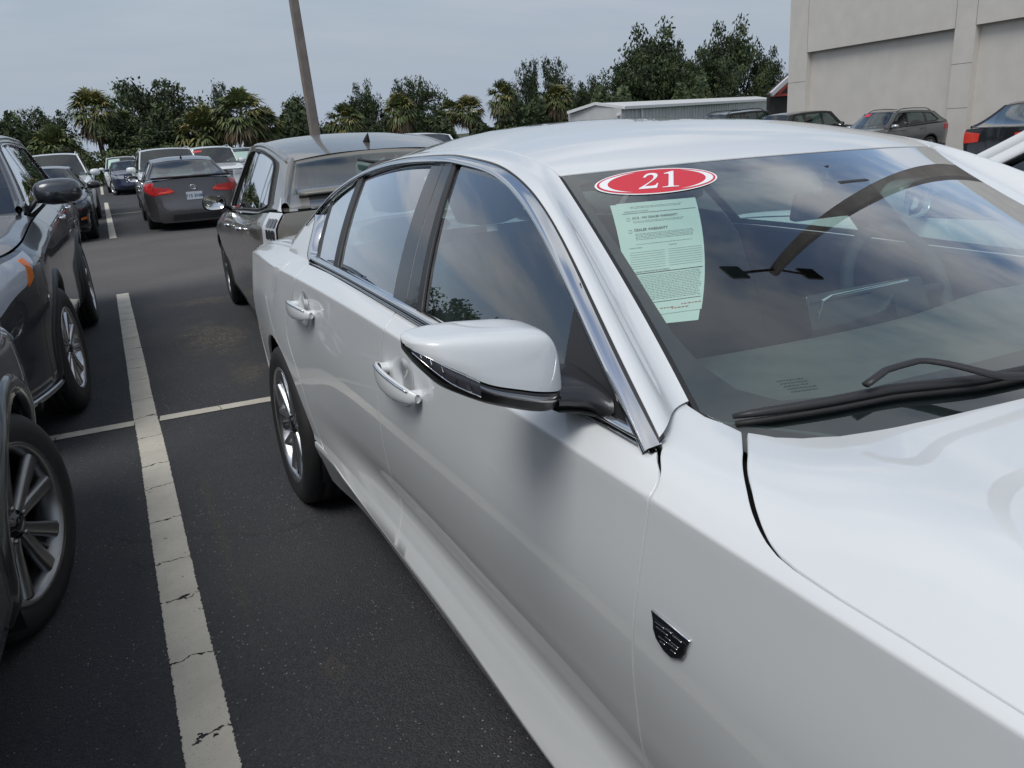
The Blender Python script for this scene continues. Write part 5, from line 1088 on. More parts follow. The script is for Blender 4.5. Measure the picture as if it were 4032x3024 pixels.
# dark green-grey crossover in the near left corner, nose away, front wheel turned
r,c=gcar('parked_suv','dark grey-green crossover in the lower left corner with its front wheel turned out','suv',P_GREEN,
  D(SUV,W=.955,winset=.06,fo=.95,wb=2.75,ro=1.0,R=.365,rim=.262,belt=[(-.9,.92),(0,1.0),(.6,1.05),(2.4,1.10),(3.8,1.14)],top=[(-.95,.88),(-.6,.98),(0,1.05),(.5,1.10),(1.5,1.12),(2.8,1.13),(3.8,1.15)],w0=.84,w1=.66,
    roof=[(.5,1.5),(1.1,1.58),(1.8,1.62),(2.6,1.60),(3.4,1.54),(3.8,1.45)],cuts=[.52,1.6,2.45],clad=P_GREEN,trimm=CHROME,ws='five',rimm=ALLOYD,tw=.235,steer=-.33,gc=.24,nose=.86,sh=.88,gap=.007,wheel_in=1),
  (-1.345,2.74,0,PI-.03,0),step=.05)
face_extras(c,-1,grille=[(-.45,.45),(.45,.45),(.55,.85),(-.55,.85)],slats=5,lower=[(-.7,.28),(.7,.28),(.6,.4),(-.6,.4)])
c['fp'](-1,[(.62,.72),(.985,.74),(.985,.88),(.62,.84)],'headlight',LAMP,.010); c['spn']([(-.945,.58),(-.60,.66),(-.56,.73),(-.945,.73)],'headlight',mat('clear_lamp',(.42,.45,.50),.08,.15),.006)
# bronze-grey hatchback right behind the white sedan
HB=D(SEDAN,W=.872,fo=.90,wb=2.70,ro=.86,R=.317,rim=.205,tw=.195,belt=[(-.9,.72),(0,.86),(.6,.93),(1.6,.975),(2.6,1.03),(3.1,1.09),(3.56,1.11)],top=[(-.9,.66),(-.5,.80),(0,.90),(.35,.98),(1.5,1.0),(3.1,1.10),(3.56,1.12)],
    gh=(.25,1.10,2.86,3.50),w0=.785,w1=.575,roof=[(.2,1.2),(1.1,1.44),(1.6,1.475),(2.2,1.45),(2.86,1.355),(3.5,1.22)],dlo=[(.55,.05),(1.18,.92),(2.55,.86),(3.02,.10)],pillars=[(1.63,1.58,.11,None),(2.45,2.60,.05,None)],rgh=.44,
    cuts=[.50,1.50,2.38],tail=.93,rt=.9,gc=.16,sh=.92,handm=CHROME,mirm=BLACKPLAS,ws='multi',nsp=5,gap=.005,crown=.045,mz=.085,mh=.07,mw=.10)
r,c=gcar('parked_hatchback','bronze-grey hatchback with black rear wiper, tail towards the white sedan','hatchback',P_BRONZE,HB,(1.735,7.93,gz(1.7,6.5),PI-.045,-.02),step=.05)
sd=c['side']; ww=c['wscr'](c['ws'][3],c['ws'][2],.10,.06,n=41,m_=41)
# spoiler bar, lower vertical glass, lamps
P=ww[17:20]; mb=MB(); base=ww[18]; prof=[]
for dy,dz in ((-.03,.022),(.02,.018),(.075,.004),(.085,-.010),(.06,-.022),(0,-.03)): q=base.copy(); q[:,1]+=dy; q[:,2]+=dz; prof.append(q)
G_=np.array(prof)[:,2:-2]; mb.grid(G_,closeu=True); mb.F.append(tuple(j*G_.shape[1] for j in range(6))); mb.F.append(tuple(j*G_.shape[1]+G_.shape[1]-1 for j in reversed(range(6)))); sp1=c['outw'](mb,(0,1,.2)).obj('rear_spoiler',P_BRONZE,r,smooth=True)
mb=MB(); q=ww[1:17,4:-4].copy(); q[...,1]+=.006; mb.grid(q); c['outw'](mb,(0,1,0)).obj('lower_rear_window',BLACKGLOSS,r,smooth=True)
for sx in (1,-1):
    clear=mat('clear_lamp_bright',(.66,.68,.70),.14,.0)
    def lampgrid(v0,v1,b0,b1,m,nm,off,par=None):
        B,V_=np.meshgrid(np.linspace(b0,b1,8),np.linspace(v0,v1,8),indexing='ij'); X=c['SS'](B,V_); X=X-nrm(c['SS'],B,V_)*off; X[...,0]*=sx; mb=MB(); mb.grid(X); return c['outw'](mb,(-sx,.3,0)).obj(nm,m,par or r,smooth=True)
    tl=lampgrid(.57,.755,3.26,3.555,clear,'tail_lamp',.010)
    lampgrid(.44,.57,3.30,3.555,mat('clear_lamp_streak',(.50,.48,.48),.18,.0),'tail_lamp',.008); lampgrid(.42,.57,3.285,3.315,TAIL,'lamp_red_strip',.013,tl); lampgrid(.39,.44,3.24,3.555,TAIL,'tail_lamp_base',.009,tl)
    # led cells
    for k in range(3):
        for j in range(2):
            b0=3.36+k*.062; v0=.63+j*.05; B,V_=np.meshgrid(np.linspace(b0,b0+.05,3),np.linspace(v0,v0+.04,3),indexing='ij'); X=c['SS'](B,V_); X=X-nrm(c['SS'],B,V_)*.016; X[...,0]*=sx; mb=MB(); mb.grid(X); c['outw'](mb,(-sx,.3,0)).obj('lamp_cell',LAMPD,tl)
    # quarter pillar lamp extension up the hatch side
    hh=np.linspace(.0,.40,6); Q=sd(lerp(c['ws'][3],c['ws'][2],hh)-.02,hh); Q2=sd(lerp(c['ws'][3],c['ws'][2],hh)-.16*(1-hh*2.0),hh,.004); G_=np.array([Q+np.array([-.012,.03,0]),Q+np.array([-.016,0,0]),Q2])*np.array([sx,1,1]); mb=MB(); mb.grid(G_); c['outw'](mb,(-sx,.2,0)).obj('tail_lamp',clear,r,smooth=True)
mb=MB(); w0_=ww[26,22]+np.array([0,.03,.015]); mb.tube([ww[19,14]+np.array([0,.10,.03]),ww[19,14]+np.array([0,.07,.055]),ww[23,16]+np.array([0,.05,.05]),ww[27,20]+np.array([0,.03,.04]),ww[33,26]+np.array([0,.02,.02])],[.028,.026,.022,.016,.009],8,flat=.7); mb.obj('rear_wiper',BLACKPLAS,r,smooth=True)
mb=MB(); mb.tube([ww[22,15]+np.array([.0,.02,.015]),ww[27,19]+np.array([0,.02,.015]),ww[34,26]+np.array([0,.02,.015])],.010,6); mb.obj('wiper_blade',BLACKPLAS,r,smooth=True)
E_=sd(2.60,1.); mb=MB(); mb.tube([(0,2.60,E_[2]+.04),(0,2.66,E_[2]+.10)],[.028,.004],8); mb.obj('roof_antenna',BLACKPLAS,r,smooth=True)
c['spn']([(2.92,.62),(3.07,.62),(3.07,.70),(2.92,.70)],'fuel_door',P_BRONZE,.002)
# mid-size sedan leaving down the aisle
SD=D(SEDAN,handm=CHROME,gap=.006,steer=0,rt=.55)
r,c=gcar('parked_sedan','warm grey sedan seen from behind with red tail lamps and license plate','sedan',P_GREY,SD,(1.60,21.0,gz(1.6,19)-.02,PI-.01,-.02),step=.09)
CAMRY=r
face_extras(c,1,plate=.70,emblem=(.865,.055,.045),tail=True)
F,lo,hi=c['faces'][1]
c['fp'](1,[(.48,.795),(.60,.765),(.995,.74),(.995,.90),(.62,.865)],'tail_lamp',TAIL,.012); c['fp'](1,[(.50,.797),(.61,.775),(.88,.765),(.88,.79),(.66,.80),(.60,.835)],'lamp_light_bar',TAILB,.018); c['spn']([(3.62,.60),(3.90,.50),(3.90,.735),(3.60,.735)],'tail_lamp',TAIL,.008)
mb=MB(); x=np.linspace(-.74,.74,21); X=F(x,c['faces'][1][2]+0*x); zt=float(c['top'](c['Br'])); 
mb.grid(np.array([[ (a*.92,c['Br']+.14*(1-a*a)-dy,zt+dz+.005) for a in np.linspace(-.8,.8,17)] for dy,dz in ((.22,.0),(.10,.022),(-.01,.050),(.0,.028),(.08,.0))])); c['outw'](mb,(0,-.3,1)).obj('trunk_spoiler',P_GREY,r,smooth=True)
c['fp'](1,[(-.7,.24),(.7,.24),(.62,.36),(-.62,.36)],'rear_valance',BLACKPLAS,.008,both=False)
E_=c['side'](2.35,1.); mb=MB(); mb.tube([(0,2.30,E_[2]+.04),(0,2.42,E_[2]+.105)],[.03,.005],8); mb.obj('roof_antenna',BLACKPLAS,r,smooth=True)
# left row beyond the aisle
r,c=gcar('parked_sedan','black older sedan with round twin headlamps beyond the slate SUV mirror','sedan',P_BLACK,D(SEDAN,W=.90,fo=.85,R=.32,rim=.21,belt=[(-.9,.72),(0,.85),(.6,.91),(2.4,.95),(3.9,.96)],roof=[(.5,1.2),(1.22,1.33),(1.7,1.37),(2.2,1.355),(2.6,1.30),(3.4,1.15)]),(-1.16,17.6,gz(-1,18),0,0),step=.12)
F,lo,hi=c['faces'][-1]
for sx in (1,-1):
    for x_,z_,rr2 in ((.80,.66,.092),(.60,.645,.075)):
        X=F(np.array([x_*sx]),np.array([z_]))[0]; mb=MB(); t=np.linspace(0,2*PI,20,endpoint=False); mb.grid(np.array([[(X[0]+q*math.cos(a),X[1]-d,X[2]+q*math.sin(a)) for a in t] for q,d in ((.002,.035),(rr2*.4,.05),(rr2*.75,.04),(rr2,.01))]),closev=True); mb.obj('headlight',mat('round_lamp',(.62,.66,.64),.15,.2),r,smooth=True)
c['spn']([(-.80,.30),(-.62,.30),(-.62,.36),(-.80,.36)],'side_marker',AMBER,.006)
face_extras(c,-1,grille=[(-.3,.55),(.3,.55),(.34,.72),(-.34,.72)],slats=3)
def whitesuv(label,pose,m=WHITE,sp=None,step=.12,tag=None,slats=4,grille=True,rail=True,group=None,lampm=LAMP,name='parked_suv',**k):
    r,c=gcar(name,label,'suv',m,D(sp or SUV,**k),pose,group=group,step=step)
    if grille: face_extras(c,-1,grille=[(-.42,.58),(.42,.58),(.50,.90),(-.50,.90)],slats=slats,lower=[(-.75,.30),(.75,.30),(.65,.44),(-.65,.44)],lamps=[(.56,.76),(.985,.78),(.985,.93),(.56,.90)],lampm=lampm,lampside=[(-.915,.60),(-.66,.64),(-.60,.72),(-.915,.73)],emblem=(.78,.07,.05))
    if rail: rails(c,sp.get('railm',SATIN) if sp else SATIN)
    return r,c
FAR='vehicles parked in the rows beyond the aisle'
r,c=whitesuv('white SUV facing the camera right behind the black sedan with round headlamps',(-1.14,23.9,gz(-1,25),0,0),mh=.09,mw=.13)
r,c=whitesuv('white SUV with roof rails facing the camera behind the grey sedan',(1.74,23.7,gz(1.7,25),0,.02,.97),mh=.09,mw=.13,w1=.70)
r,c=whitesuv('white boxy SUV with barred chrome grille and red tag on its windshield',(3.72,30.2,gz(3.7,31),0,.02,1.0),slats=6,w1=.74,gh=(.60,1.0,3.4,3.72),mh=.10)
windtag(c,-.86,-.45,.80,.92,STRED)
r,c=whitesuv('silver-green boxy utility vehicle half hidden behind the bronze hatchback',(6.55,41.5,gz(6.5,42),0,.02,1.0),m=P_SILVER,w1=.78,gh=(.70,.95,3.4,3.6),slats=7,rail=False)
windtag(c,-.6,.6,.1,.75,mat('pale_sunshade',(.45,.62,.55),.6),'sunshade')
r,c=whitesuv('navy blue compact car farther down the lane, front wheel turned',(1.20,38.9,gz(1.2,39),0.02,.01,.90),m=P_NAVY,rail=False,steer=.4,name='parked_car',roof=[(.5,1.42),(1.1,1.50),(1.8,1.53),(2.6,1.50),(3.4,1.42),(3.8,1.3)],mirm=P_NAVY)
r,c=whitesuv('small white SUV with pale green windshield behind the navy car',(1.02,42.9,gz(1,43.5),0,.01,.93))
windtag(c,-.8,-.1,.1,.9,mat('pale_sunshade',(.45,.62,.55),.6),'sunshade')
r,c=whitesuv('white SUV whose roof shows between the bronze hatchback and the white sedan roof',(6.3,15.4,gz(6.3,17)-.02,0,.028,.95),rail=False)
# white sedan on the far side of the near car, nose away
NB=D(SEDAN,W=.93,belt=[(-.9,.80),(0,.89),(.6,.935),(2.4,.98),(3.9,1.02)],dlo=[(.62,.02),(1.34,.93),(2.55,.90),(3.1,.10)],gh=(.42,1.22,2.75,3.4),roof=[(.4,1.2),(1.22,1.35),(1.7,1.40),(2.2,1.385),(2.75,1.31),(3.4,1.17)],mir=.80,mz=.09,mh=.085,mw=.12,pillars=[(1.80,1.72,.11,None)],sh=.93,cuts=[.60,1.72,2.60],gap=.006)
r,c=gcar('parked_sedan','white sedan beyond the foreground sedan, seen through its glass and over its pillar','sedan',WHITE,NB,(4.0,3.05,gz(4.0,2)+.06,PI,-.028),step=.06)
# by the building
r,c=whitesuv('gunmetal SUV with roof rails parked side-on by the beige wall',(24.3,20.2,gz(26.0,20.2)-.05,-PI/2-.05,0,1.0),m=P_GUN,clad=BLACKPLAS,w1=.66,R=.36,sp=SUV,railm=BLACKPLAS,gh=(.52,1.22,3.2,3.78),dlo=[(.80,.06),(1.36,.90),(3.0,.84),(3.30,.25)],roof=[(.5,1.5),(1.1,1.615),(1.8,1.67),(2.6,1.64),(3.2,1.57),(3.8,1.38)],mirm=SATIN,rail=False)
rails(c,BLACKPLAS,cross=False,h=.07); windtag(c,-.75,-.35,.80,.95,STRED)
c['spn']([(3.46,.55),(3.80,.55),(3.80,.70),(3.50,.72)],'tail_lamp',TAIL,.008)
r,c=whitesuv('black SUV with black roof rack bars, only its roof showing above the white sedan',(27.9,27.6,gz(26.5,27.5)+.25,PI/2,0,1.05),m=P_BLACK,sp=SUV,rail=False)
rails(c,BLACKPLAS,cross=False,h=.09)
r,c=whitesuv('black SUV without a rack beside the gunmetal SUV, its sloping windshield to the right',(27.3,23.6,gz(26,23.6)+.12,PI/2,0,1.0),m=P_BLACK,sp=SUV,rail=False)
r,c=gcar('parked_hatchback','dark hatchback at the right edge showing one bright red tail lamp','hatchback',P_BLACK,D(SUV,gh=(.5,1.2,2.6,3.72),roof=[(.5,1.4),(1.2,1.56),(1.8,1.60),(2.6,1.53),(3.72,1.2)],dlo=[(.75,.06),(1.36,.90),(2.5,.85),(3.2,.10)],belt=[(-.9,.90),(0,.98),(.6,1.03),(2.4,1.07),(3.8,1.10)],top=[(-.95,.85),(0,1.02),(.5,1.08),(2.8,1.09),(3.8,1.10)]),(22.2,11.3,gz(20,11.3),PI/2,0,1.0),step=.12)
c['fp'](1,[(.50,.80),(.99,.76),(.99,1.02),(.50,.98)],'tail_lamp',TAILB,.012); c['spn']([(3.35,.55),(3.80,.55),(3.80,.735),(3.45,.735)],'tail_lamp',TAILB,.008)
# ================= ground, markings, buildings, trees =================
def asphalt():
    m=bpy.data.materials.new('asphalt'); m.use_nodes=True; nt=m.node_tree; N=nt.nodes; L=nt.links; b=N['Principled BSDF']; tc=N.new('ShaderNodeTexCoord')
    def noise(sc,det=4,rough=.5,off=0):
        n=N.new('ShaderNodeTexNoise'); n.inputs['Scale'].default_value=sc; n.inputs['Detail'].default_value=det; n.inputs['Roughness'].default_value=rough
        mp=N.new('ShaderNodeMapping'); mp.inputs['Location'].default_value=(off,off*.7,0); L.new(tc.outputs['Object'],mp.inputs[0]); L.new(mp.outputs[0],n.inputs[0]); return n.outputs[0]
    def mr(x,a,b_,c=0.,d=1.):
        r=N.new('ShaderNodeMapRange'); r.inputs[1].default_value=a; r.inputs[2].default_value=b_; r.inputs[3].default_value=c; r.inputs[4].default_value=d; r.clamp=True; L.new(x,r.inputs[0]); return r.outputs[0]
    def mul(a,b_):
        q=N.new('ShaderNodeMath'); q.operation='MULTIPLY'; L.new(a,q.inputs[0]); L.new(b_,q.inputs[1]); return q.outputs[0]
    def mix(f,a,b_):
        q=N.new('ShaderNodeMix'); q.data_type='RGBA'
        if isinstance(f,float): q.inputs[0].default_value=f
        else: L.new(f,q.inputs[0])
        for i,v in ((6,a),(7,b_)):
            if isinstance(v,tuple): q.inputs[i].default_value=(*v,1)
            else: L.new(v,q.inputs[i])
        return q.outputs[2]
    vor=N.new('ShaderNodeTexVoronoi'); vor.inputs['Scale'].default_value=150; L.new(tc.outputs['Object'],vor.inputs[0])
    grain=N.new('ShaderNodeSeparateColor'); L.new(vor.outputs['Color'],grain.inputs[0])
    base=mix(mr(noise(.55,6,.6),.35,.68),(.034,.038,.045),(.056,.056,.059))
    base=mix(mul(mr(grain.outputs[0],.3,1.,0.,.65),mr(noise(3,4),.3,.7,.4,1.)),base,(.085,.083,.080))
    # the driven aisle is greyer and more worn than the stalls
    sp=N.new('ShaderNodeSeparateXYZ'); L.new(tc.outputs['Object'],sp.inputs[0])
    a1=mr(sp.outputs[1],9.2,10.2); a2=mr(sp.outputs[1],17.5,16.3); aisle=mul(a1,a2)
    base=mix(mul(aisle,mr(noise(.8,5),.25,.8,.55,1.)),base,(.135,.126,.122))
    # pale exposed stones
    v2=N.new('ShaderNodeTexVoronoi'); v2.inputs['Scale'].default_value=78; v2.inputs['Randomness'].default_value=1; L.new(tc.outputs['Object'],v2.inputs[0])
    s2=N.new('ShaderNodeSeparateColor'); L.new(v2.outputs['Color'],s2.inputs[0]); st=mul(mr(v2.outputs['Distance'],.22,.14),mr(s2.outputs[1],.70,.78)); st=mul(st,mr(noise(1.6,4,.6,4.),.42,.60,.22,1.))
    base=mix(mul(st,mr(s2.outputs[2],0,1,.35,.95)),base,(.42,.40,.37))
    # sandy patches: one by the cross line and small rusty spots
    def patch(cx,cy,rx,ry,soft=.6):
        mp=N.new('ShaderNodeMapping'); mp.inputs['Location'].default_value=(-cx/rx,-cy/ry,0); mp.inputs['Scale'].default_value=(1/rx,1/ry,0); L.new(tc.outputs['Object'],mp.inputs[0]); ln=N.new('ShaderNodeVectorMath'); ln.operation='LENGTH'; L.new(mp.outputs[0],ln.inputs[0])
        ad=N.new('ShaderNodeMath'); ad.operation='ADD'; L.new(ln.outputs['Value'],ad.inputs[0]); L.new(mr(noise(5,5,.65),.3,.7,-.45,.45),ad.inputs[1]); return mr(ad.outputs[0],1.0,1-soft)
    for (x,y,rx,ry,col,k) in ((.56,6.6,.30,.75,(.16,.135,.10),.55),(.62,5.35,.16,.35,(.15,.13,.10),.5),(.75,8.35,.5,.25,(.15,.12,.09),.5),(.30,1.95,.05,.07,(.13,.10,.07),.4),(.12,3.0,.03,.9,(.10,.085,.06),.35)):
        base=mix(mul(patch(x,y,rx,ry),mr(noise(26,4,.7),.38,.6,.0,k)),base,col)
    # loose gravel in the sandy patch
    v3=N.new('ShaderNodeTexVoronoi'); v3.inputs['Scale'].default_value=38; L.new(tc.outputs['Object'],v3.inputs[0]); s3=N.new('ShaderNodeSeparateColor'); L.new(v3.outputs['Color'],s3.inputs[0])
    gr=mul(mul(mr(v3.outputs['Distance'],.30,.18),mr(s3.outputs[0],.62,.70)),patch(.56,6.55,.26,.70,.8)); base=mix(gr,base,(.34,.31,.26))
    # cracks
    for (sc,off,th) in ((.9,0.,.012),(1.7,7.,.006)):
        v4=N.new('ShaderNodeTexVoronoi'); v4.feature='DISTANCE_TO_EDGE'; v4.inputs['Scale'].default_value=sc
        wob=N.new('ShaderNodeTexNoise'); wob.inputs['Scale'].default_value=4; wob.inputs['Detail'].default_value=6; L.new(tc.outputs['Object'],wob.inputs[0]); sv=N.new('ShaderNodeVectorMath'); sv.operation='MULTIPLY_ADD'; L.new(wob.outputs['Color'],sv.inputs[0]); sv.inputs[1].default_value=(.35,.35,0); L.new(tc.outputs['Object'],sv.inputs[2]); L.new(sv.outputs[0],v4.inputs[0])
        cr=mul(mr(v4.outputs['Distance'],th*.7,0.),mr(noise(.7,3,.5,off+2),.56,.66)); base=mix(mul(cr,mr(noise(9,3),.35,.65,.0,.6)),base,(.012,.012,.013))
    L.new(base,b.inputs['Base Color']); b.inputs['Roughness'].default_value=.86; b.inputs['Specular IOR Level'].default_value=.32
    bp=N.new('ShaderNodeBump'); bp.inputs['Strength'].default_value=.7; bp.inputs['Distance'].default_value=.004
    ad=N.new('ShaderNodeMath'); ad.operation='ADD'; L.new(mr(vor.outputs['Distance'],0,.6,1,0),ad.inputs[0]); L.new(mul(noise(55,4,.6),noise(55,4,.6)),ad.inputs[1]); L.new(ad.outputs[0],bp.inputs['Height']); L.new(bp.outputs[0],b.inputs['Normal'])
    return m
ASPH=asphalt()
def axis(lo,hi,dense0,dense1,st):
    a=list(np.arange(dense0,dense1,st)); x=dense1; s=st
    while x<hi: a.append(x); s*=1.35; x+=s
    a.append(hi); x=dense0; s=st; b=[]
    while x>lo: s*=1.35; x-=s; b.append(max(x,lo))
    return np.array(sorted(set(b+a)))
gx,gy=axis(-400,400,-6,12,.5),axis(-300,500,-6,30,.75)
Xg,Yg=np.meshgrid(gx,gy,indexing='ij')
def lotpart(x0,x1,y0,y1,nx,ny,name,m,off=0.,kind='structure'):
    X,Y=np.meshgrid(np.linspace(x0,x1,nx),np.linspace(y0,y1,ny),indexing='ij'); mb=MB(); mb.grid(np.stack([X,Y,GZ(X,Y)+off],-1)); return mb.obj(name,m,None,smooth=True,kind=kind)
Zg=np.where(Xg<60,GZ(np.minimum(Xg,60),np.minimum(Yg,90)),GZ(60,np.minimum(Yg,90)))
mb=MB(); mb.grid(np.stack([Xg,Yg,Zg-.02],-1)); mb.obj('ground',mat('rough_grass',(.055,.065,.028),.95,noise=(.6,.4)),None,smooth=True,kind='structure')
lotpart(-30,50,-25,72,161,195,'parking_lot',ASPH)
# painted lines: worn edges, chips and cracks are in the material's mask
def linemat(name,narrow,along,ragged=.012):
    m=bpy.data.materials.new(name); m.use_nodes=True; nt=m.node_tree; N=nt.nodes; L=nt.links; b=N['Principled BSDF']; tc=N.new('ShaderNodeTexCoord')
    def noise(sc,det=4,rough=.6,scl=(1,1,1)):
        n=N.new('ShaderNodeTexNoise'); n.inputs['Scale'].default_value=sc; n.inputs['Detail'].default_value=det; n.inputs['Roughness'].default_value=rough; mp=N.new('ShaderNodeMapping'); mp.inputs['Scale'].default_value=scl; L.new(tc.outputs['Object'],mp.inputs[0]); L.new(mp.outputs[0],n.inputs[0]); return n.outputs[0]
    def mr(x,a,b_,c=0.,d=1.):
        r=N.new('ShaderNodeMapRange'); r.inputs[1].default_value=a; r.inputs[2].default_value=b_; r.inputs[3].default_value=c; r.inputs[4].default_value=d; L.new(x,r.inputs[0]); return r.outputs[0]
    def op(o,a,b_):
        q=N.new('ShaderNodeMath'); q.operation=o; 
        for i,v in enumerate((a,b_)):
            if isinstance(v,float): q.inputs[i].default_value=v
            else: L.new(v,q.inputs[i])
        return q.outputs[0]
    q=N.new('ShaderNodeMix'); q.data_type='RGBA'; L.new(mr(noise(6,5),.35,.7),q.inputs[0]); q.inputs[6].default_value=(.56,.53,.455,1); q.inputs[7].default_value=(.47,.44,.375,1)
    sp=N.new('ShaderNodeMix'); sp.data_type='RGBA'; L.new(mr(noise(160,3,.7),.60,.70,0,.55),sp.inputs[0]); L.new(q.outputs[2],sp.inputs[6]); sp.inputs[7].default_value=(.10,.095,.08,1)
    L.new(sp.outputs[2],b.inputs['Base Color']); b.inputs['Roughness'].default_value=.75
    # holes: bare patches
    chips=mr(noise(17,5,.75),.665,.675)
    sep=N.new('ShaderNodeSeparateXYZ'); L.new(tc.outputs['UV'],sep.inputs[0])
    # uv.x runs across the line 0..1
    e=op('MULTIPLY',op('ABSOLUTE',op('SUBTRACT',sep.outputs[0],.5),0.),2.0)
    edge=op('GREATER_THAN',op('ADD',e,mr(noise(60,6,.75),.35,.75,0.,.16)),1.03)
    # transverse cracks in the paint film
    w=op('ADD',op('MULTIPLY',sep.outputs[1],1.0),mr(noise(9,5),.3,.7,-.03,.03)); vo=N.new('ShaderNodeTexVoronoi'); vo.voronoi_dimensions='1D'; vo.feature='DISTANCE_TO_EDGE'; vo.inputs['Scale'].default_value=2.6; L.new(w,vo.inputs['W'])
    crack=op('MULTIPLY',op('LESS_THAN',vo.outputs['Distance'],.011),mr(noise(30,3),.38,.45))
    hole=op('MAXIMUM',op('MAXIMUM',chips,edge),crack)
    tr=N.new('ShaderNodeBsdfTransparent'); mx=N.new('ShaderNodeMixShader'); out=N['Material Output']; L.new(hole,mx.inputs[0]); L.new(b.outputs[0],mx.inputs[1]); L.new(tr.outputs[0],mx.inputs[2]); L.new(mx.outputs[0],out.inputs[0])
    bp=N.new('ShaderNodeBump'); bp.inputs['Strength'].default_value=.5; bp.inputs['Distance'].default_value=.002; L.new(noise(120,3),bp.inputs['Height']); L.new(bp.outputs[0],b.inputs['Normal'])
    return m
LM=linemat('line_paint',.12,1)
def line(name,p0,p1,w,n,lab=None,wob=0.):
    p0,p1=np.array(p0,float),np.array(p1,float); d=p1-p0; Lg=np.linalg.norm(d); d/=Lg; nn=np.array([d[1],-d[0]]); t=np.linspace(0,1,n); rnd=np.random.RandomState(int(abs(p0[1]*7))+3)
    wb_=np.convolve(rnd.randn(n+8)*wob,np.ones(9)/9,'valid')[:n] if wob else np.zeros(n)
    V=[];F=[];U=[]
    for i,q in enumerate(t):
        for s_ in (-.5,.5):
            p=p0+d*Lg*q+nn*(w*s_+wb_[i]); V.append((p[0],p[1],gz(p[0],p[1])+.004)); U.append((s_+.5,q*Lg))
    for i in range(n-1): F.append((2*i,2*i+2,2*i+3,2*i+1))
    me=mesh(V,F,True); uv=me.uv_layers.new(name='UVMap')
    for lp in me.loops: uv.data[lp.index].uv=U[lp.vertex_index]
    return link(name,me,LM,kind='structure')
line('stall_line',(-.062,-4.0),(-.066,9.62),.128,140,wob=.004); line('stall_line',(-.045,17.0),(-.045,32.6),.13,60,wob=.003); line('stall_line',(-.12,41.2),(-.12,54.8),.13,40)
line('stall_line',(-.08,63.0),(-.08,70.0),.13,10)
line('cross_line',(-2.9,4.98),(-.13,4.70),.095,30,wob=.002); line('cross_line',(0.005,4.685),(5.2,4.12),.095,50,wob=.002)
line('cross_line',(-2.6,25.3),(-.11,24.95),.10,10); line('cross_line',(.02,24.9),(8.5,24.0),.10,30)
for X0 in (-2.9,2.75,5.45,8.15): line('stall_line',(X0,-1.0),(X0,9.6),.12,40,wob=.003); line('stall_line',(X0,17.0),(X0,32.6),.12,30)
# ---------------- beige tilt-up building on the right ----------------
STUC=mat('beige_wall',(.66,.63,.575),.9,noise=(1.3,.06),bump=(60,.35,.01)); JOINT=mat('wall_joint',(.16,.15,.14),.9)
WD=np.array([.151,.989]); WD/=np.linalg.norm(WD); WN=np.array([-WD[1],WD[0]])   # WN points to the lot
WP=np.array([30.5,20.10])
def wpt(s,n,z): p=WP+WD*s+WN*n; return (p[0],p[1],z)
def wbox(mb,s0,s1,n0,n1,z0,z1):
    V=[wpt(s,n,z) for s in (s0,s1) for n in (n0,n1) for z in (z0,z1)]; mb.add(V,[(0,1,3,2),(4,6,7,5),(0,4,5,1),(2,3,7,6),(0,2,6,4),(1,5,7,3)])
bl=empty('retail_building',label='large beige tilt-up building with recessed wall bays at the upper right',cat='building')
zb,zt,zr=-1.6,3.68,8.2
S_END=10.95; cols=[(9.6,S_END),(.03,.97),(-13.2,-12.2)]
mb=MB(); wbox(mb,-32,S_END,-14,-.28,zb,zr); mb.obj('wall',STUC,bl)
mb=MB(); wbox(mb,-32,S_END+.02,-.279,0,zt,zr); mb.obj('upper_wall_band',STUC,bl)
for a,b_ in cols:
    mb=MB(); wbox(mb,a,b_+(.02 if b_==S_END else 0),-.279,0,zb,zt-.002); cobj=mb.obj('pilaster',STUC,bl)
    for z in (.72,2.36,-.93):
        mb=MB(); wbox(mb,a-.002,b_+(.022 if b_==S_END else .002),-.002,.004,z-.008,z+.008); mb.obj('control_joint',JOINT,cobj)
for s in (9.6,.97,.03,-12.2):
    mb=MB(); wbox(mb,s-.008,s+.008,-.01,.004,zt,zr); mb.obj('control_joint',JOINT,bl)
mb=MB(); wbox(mb,-32,9.6,-.282,-.272,zb,-.93); mb.obj('wall_base',mat('wall_base',(.40,.385,.35),.9,noise=(2,.2)),bl)
# red-trimmed gable roof behind it
def pxw(px,py,Y):
    d=RC@np.array([px-2016,py-1512,3029.]); t=Y/d[1]; return np.array([0,0,1.46])+t*d
rh=empty('gable_shed',label='dark gable roofed shed with red trim just left of the beige building',cat='shed')
RED=mat('red_trim',(.42,.06,.04),.6); SHW=mat('shed_fascia',(.55,.56,.57),.6)
def W3(*p): return np.array(p,float)
def beam(mb,a,b,w,h):
    a,b=np.array(a,float),np.array(b,float); d=b-a; L_=np.linalg.norm(d); d/=L_; up=np.array([0,0,1.]); x=np.cross(d,up); x/=np.linalg.norm(x); y=np.cross(x,d); V=[p+x*sx*w/2+y*sy*h/2 for p in (a,b) for sx in (-1,1) for sy in (-1,1)]; mb.add(V,[(0,1,3,2),(4,6,7,5),(0,4,5,1),(2,3,7,6),(0,2,6,4),(1,5,7,3)])
sY=62.
t0=pxw(3036,372,sY); tx,tz=t0[0],t0[2]
mb=MB(); beam(mb,(tx,sY,tz),(tx+4.5,sY,tz+2.75),.3,.42); mb.obj('fascia',SHW,rh)
mb=MB(); beam(mb,(tx+.5,sY+.3,tz-.12),(tx+8.,sY+.3,tz-.12),.2,.22); mb.obj('tie_beam',RED,rh)
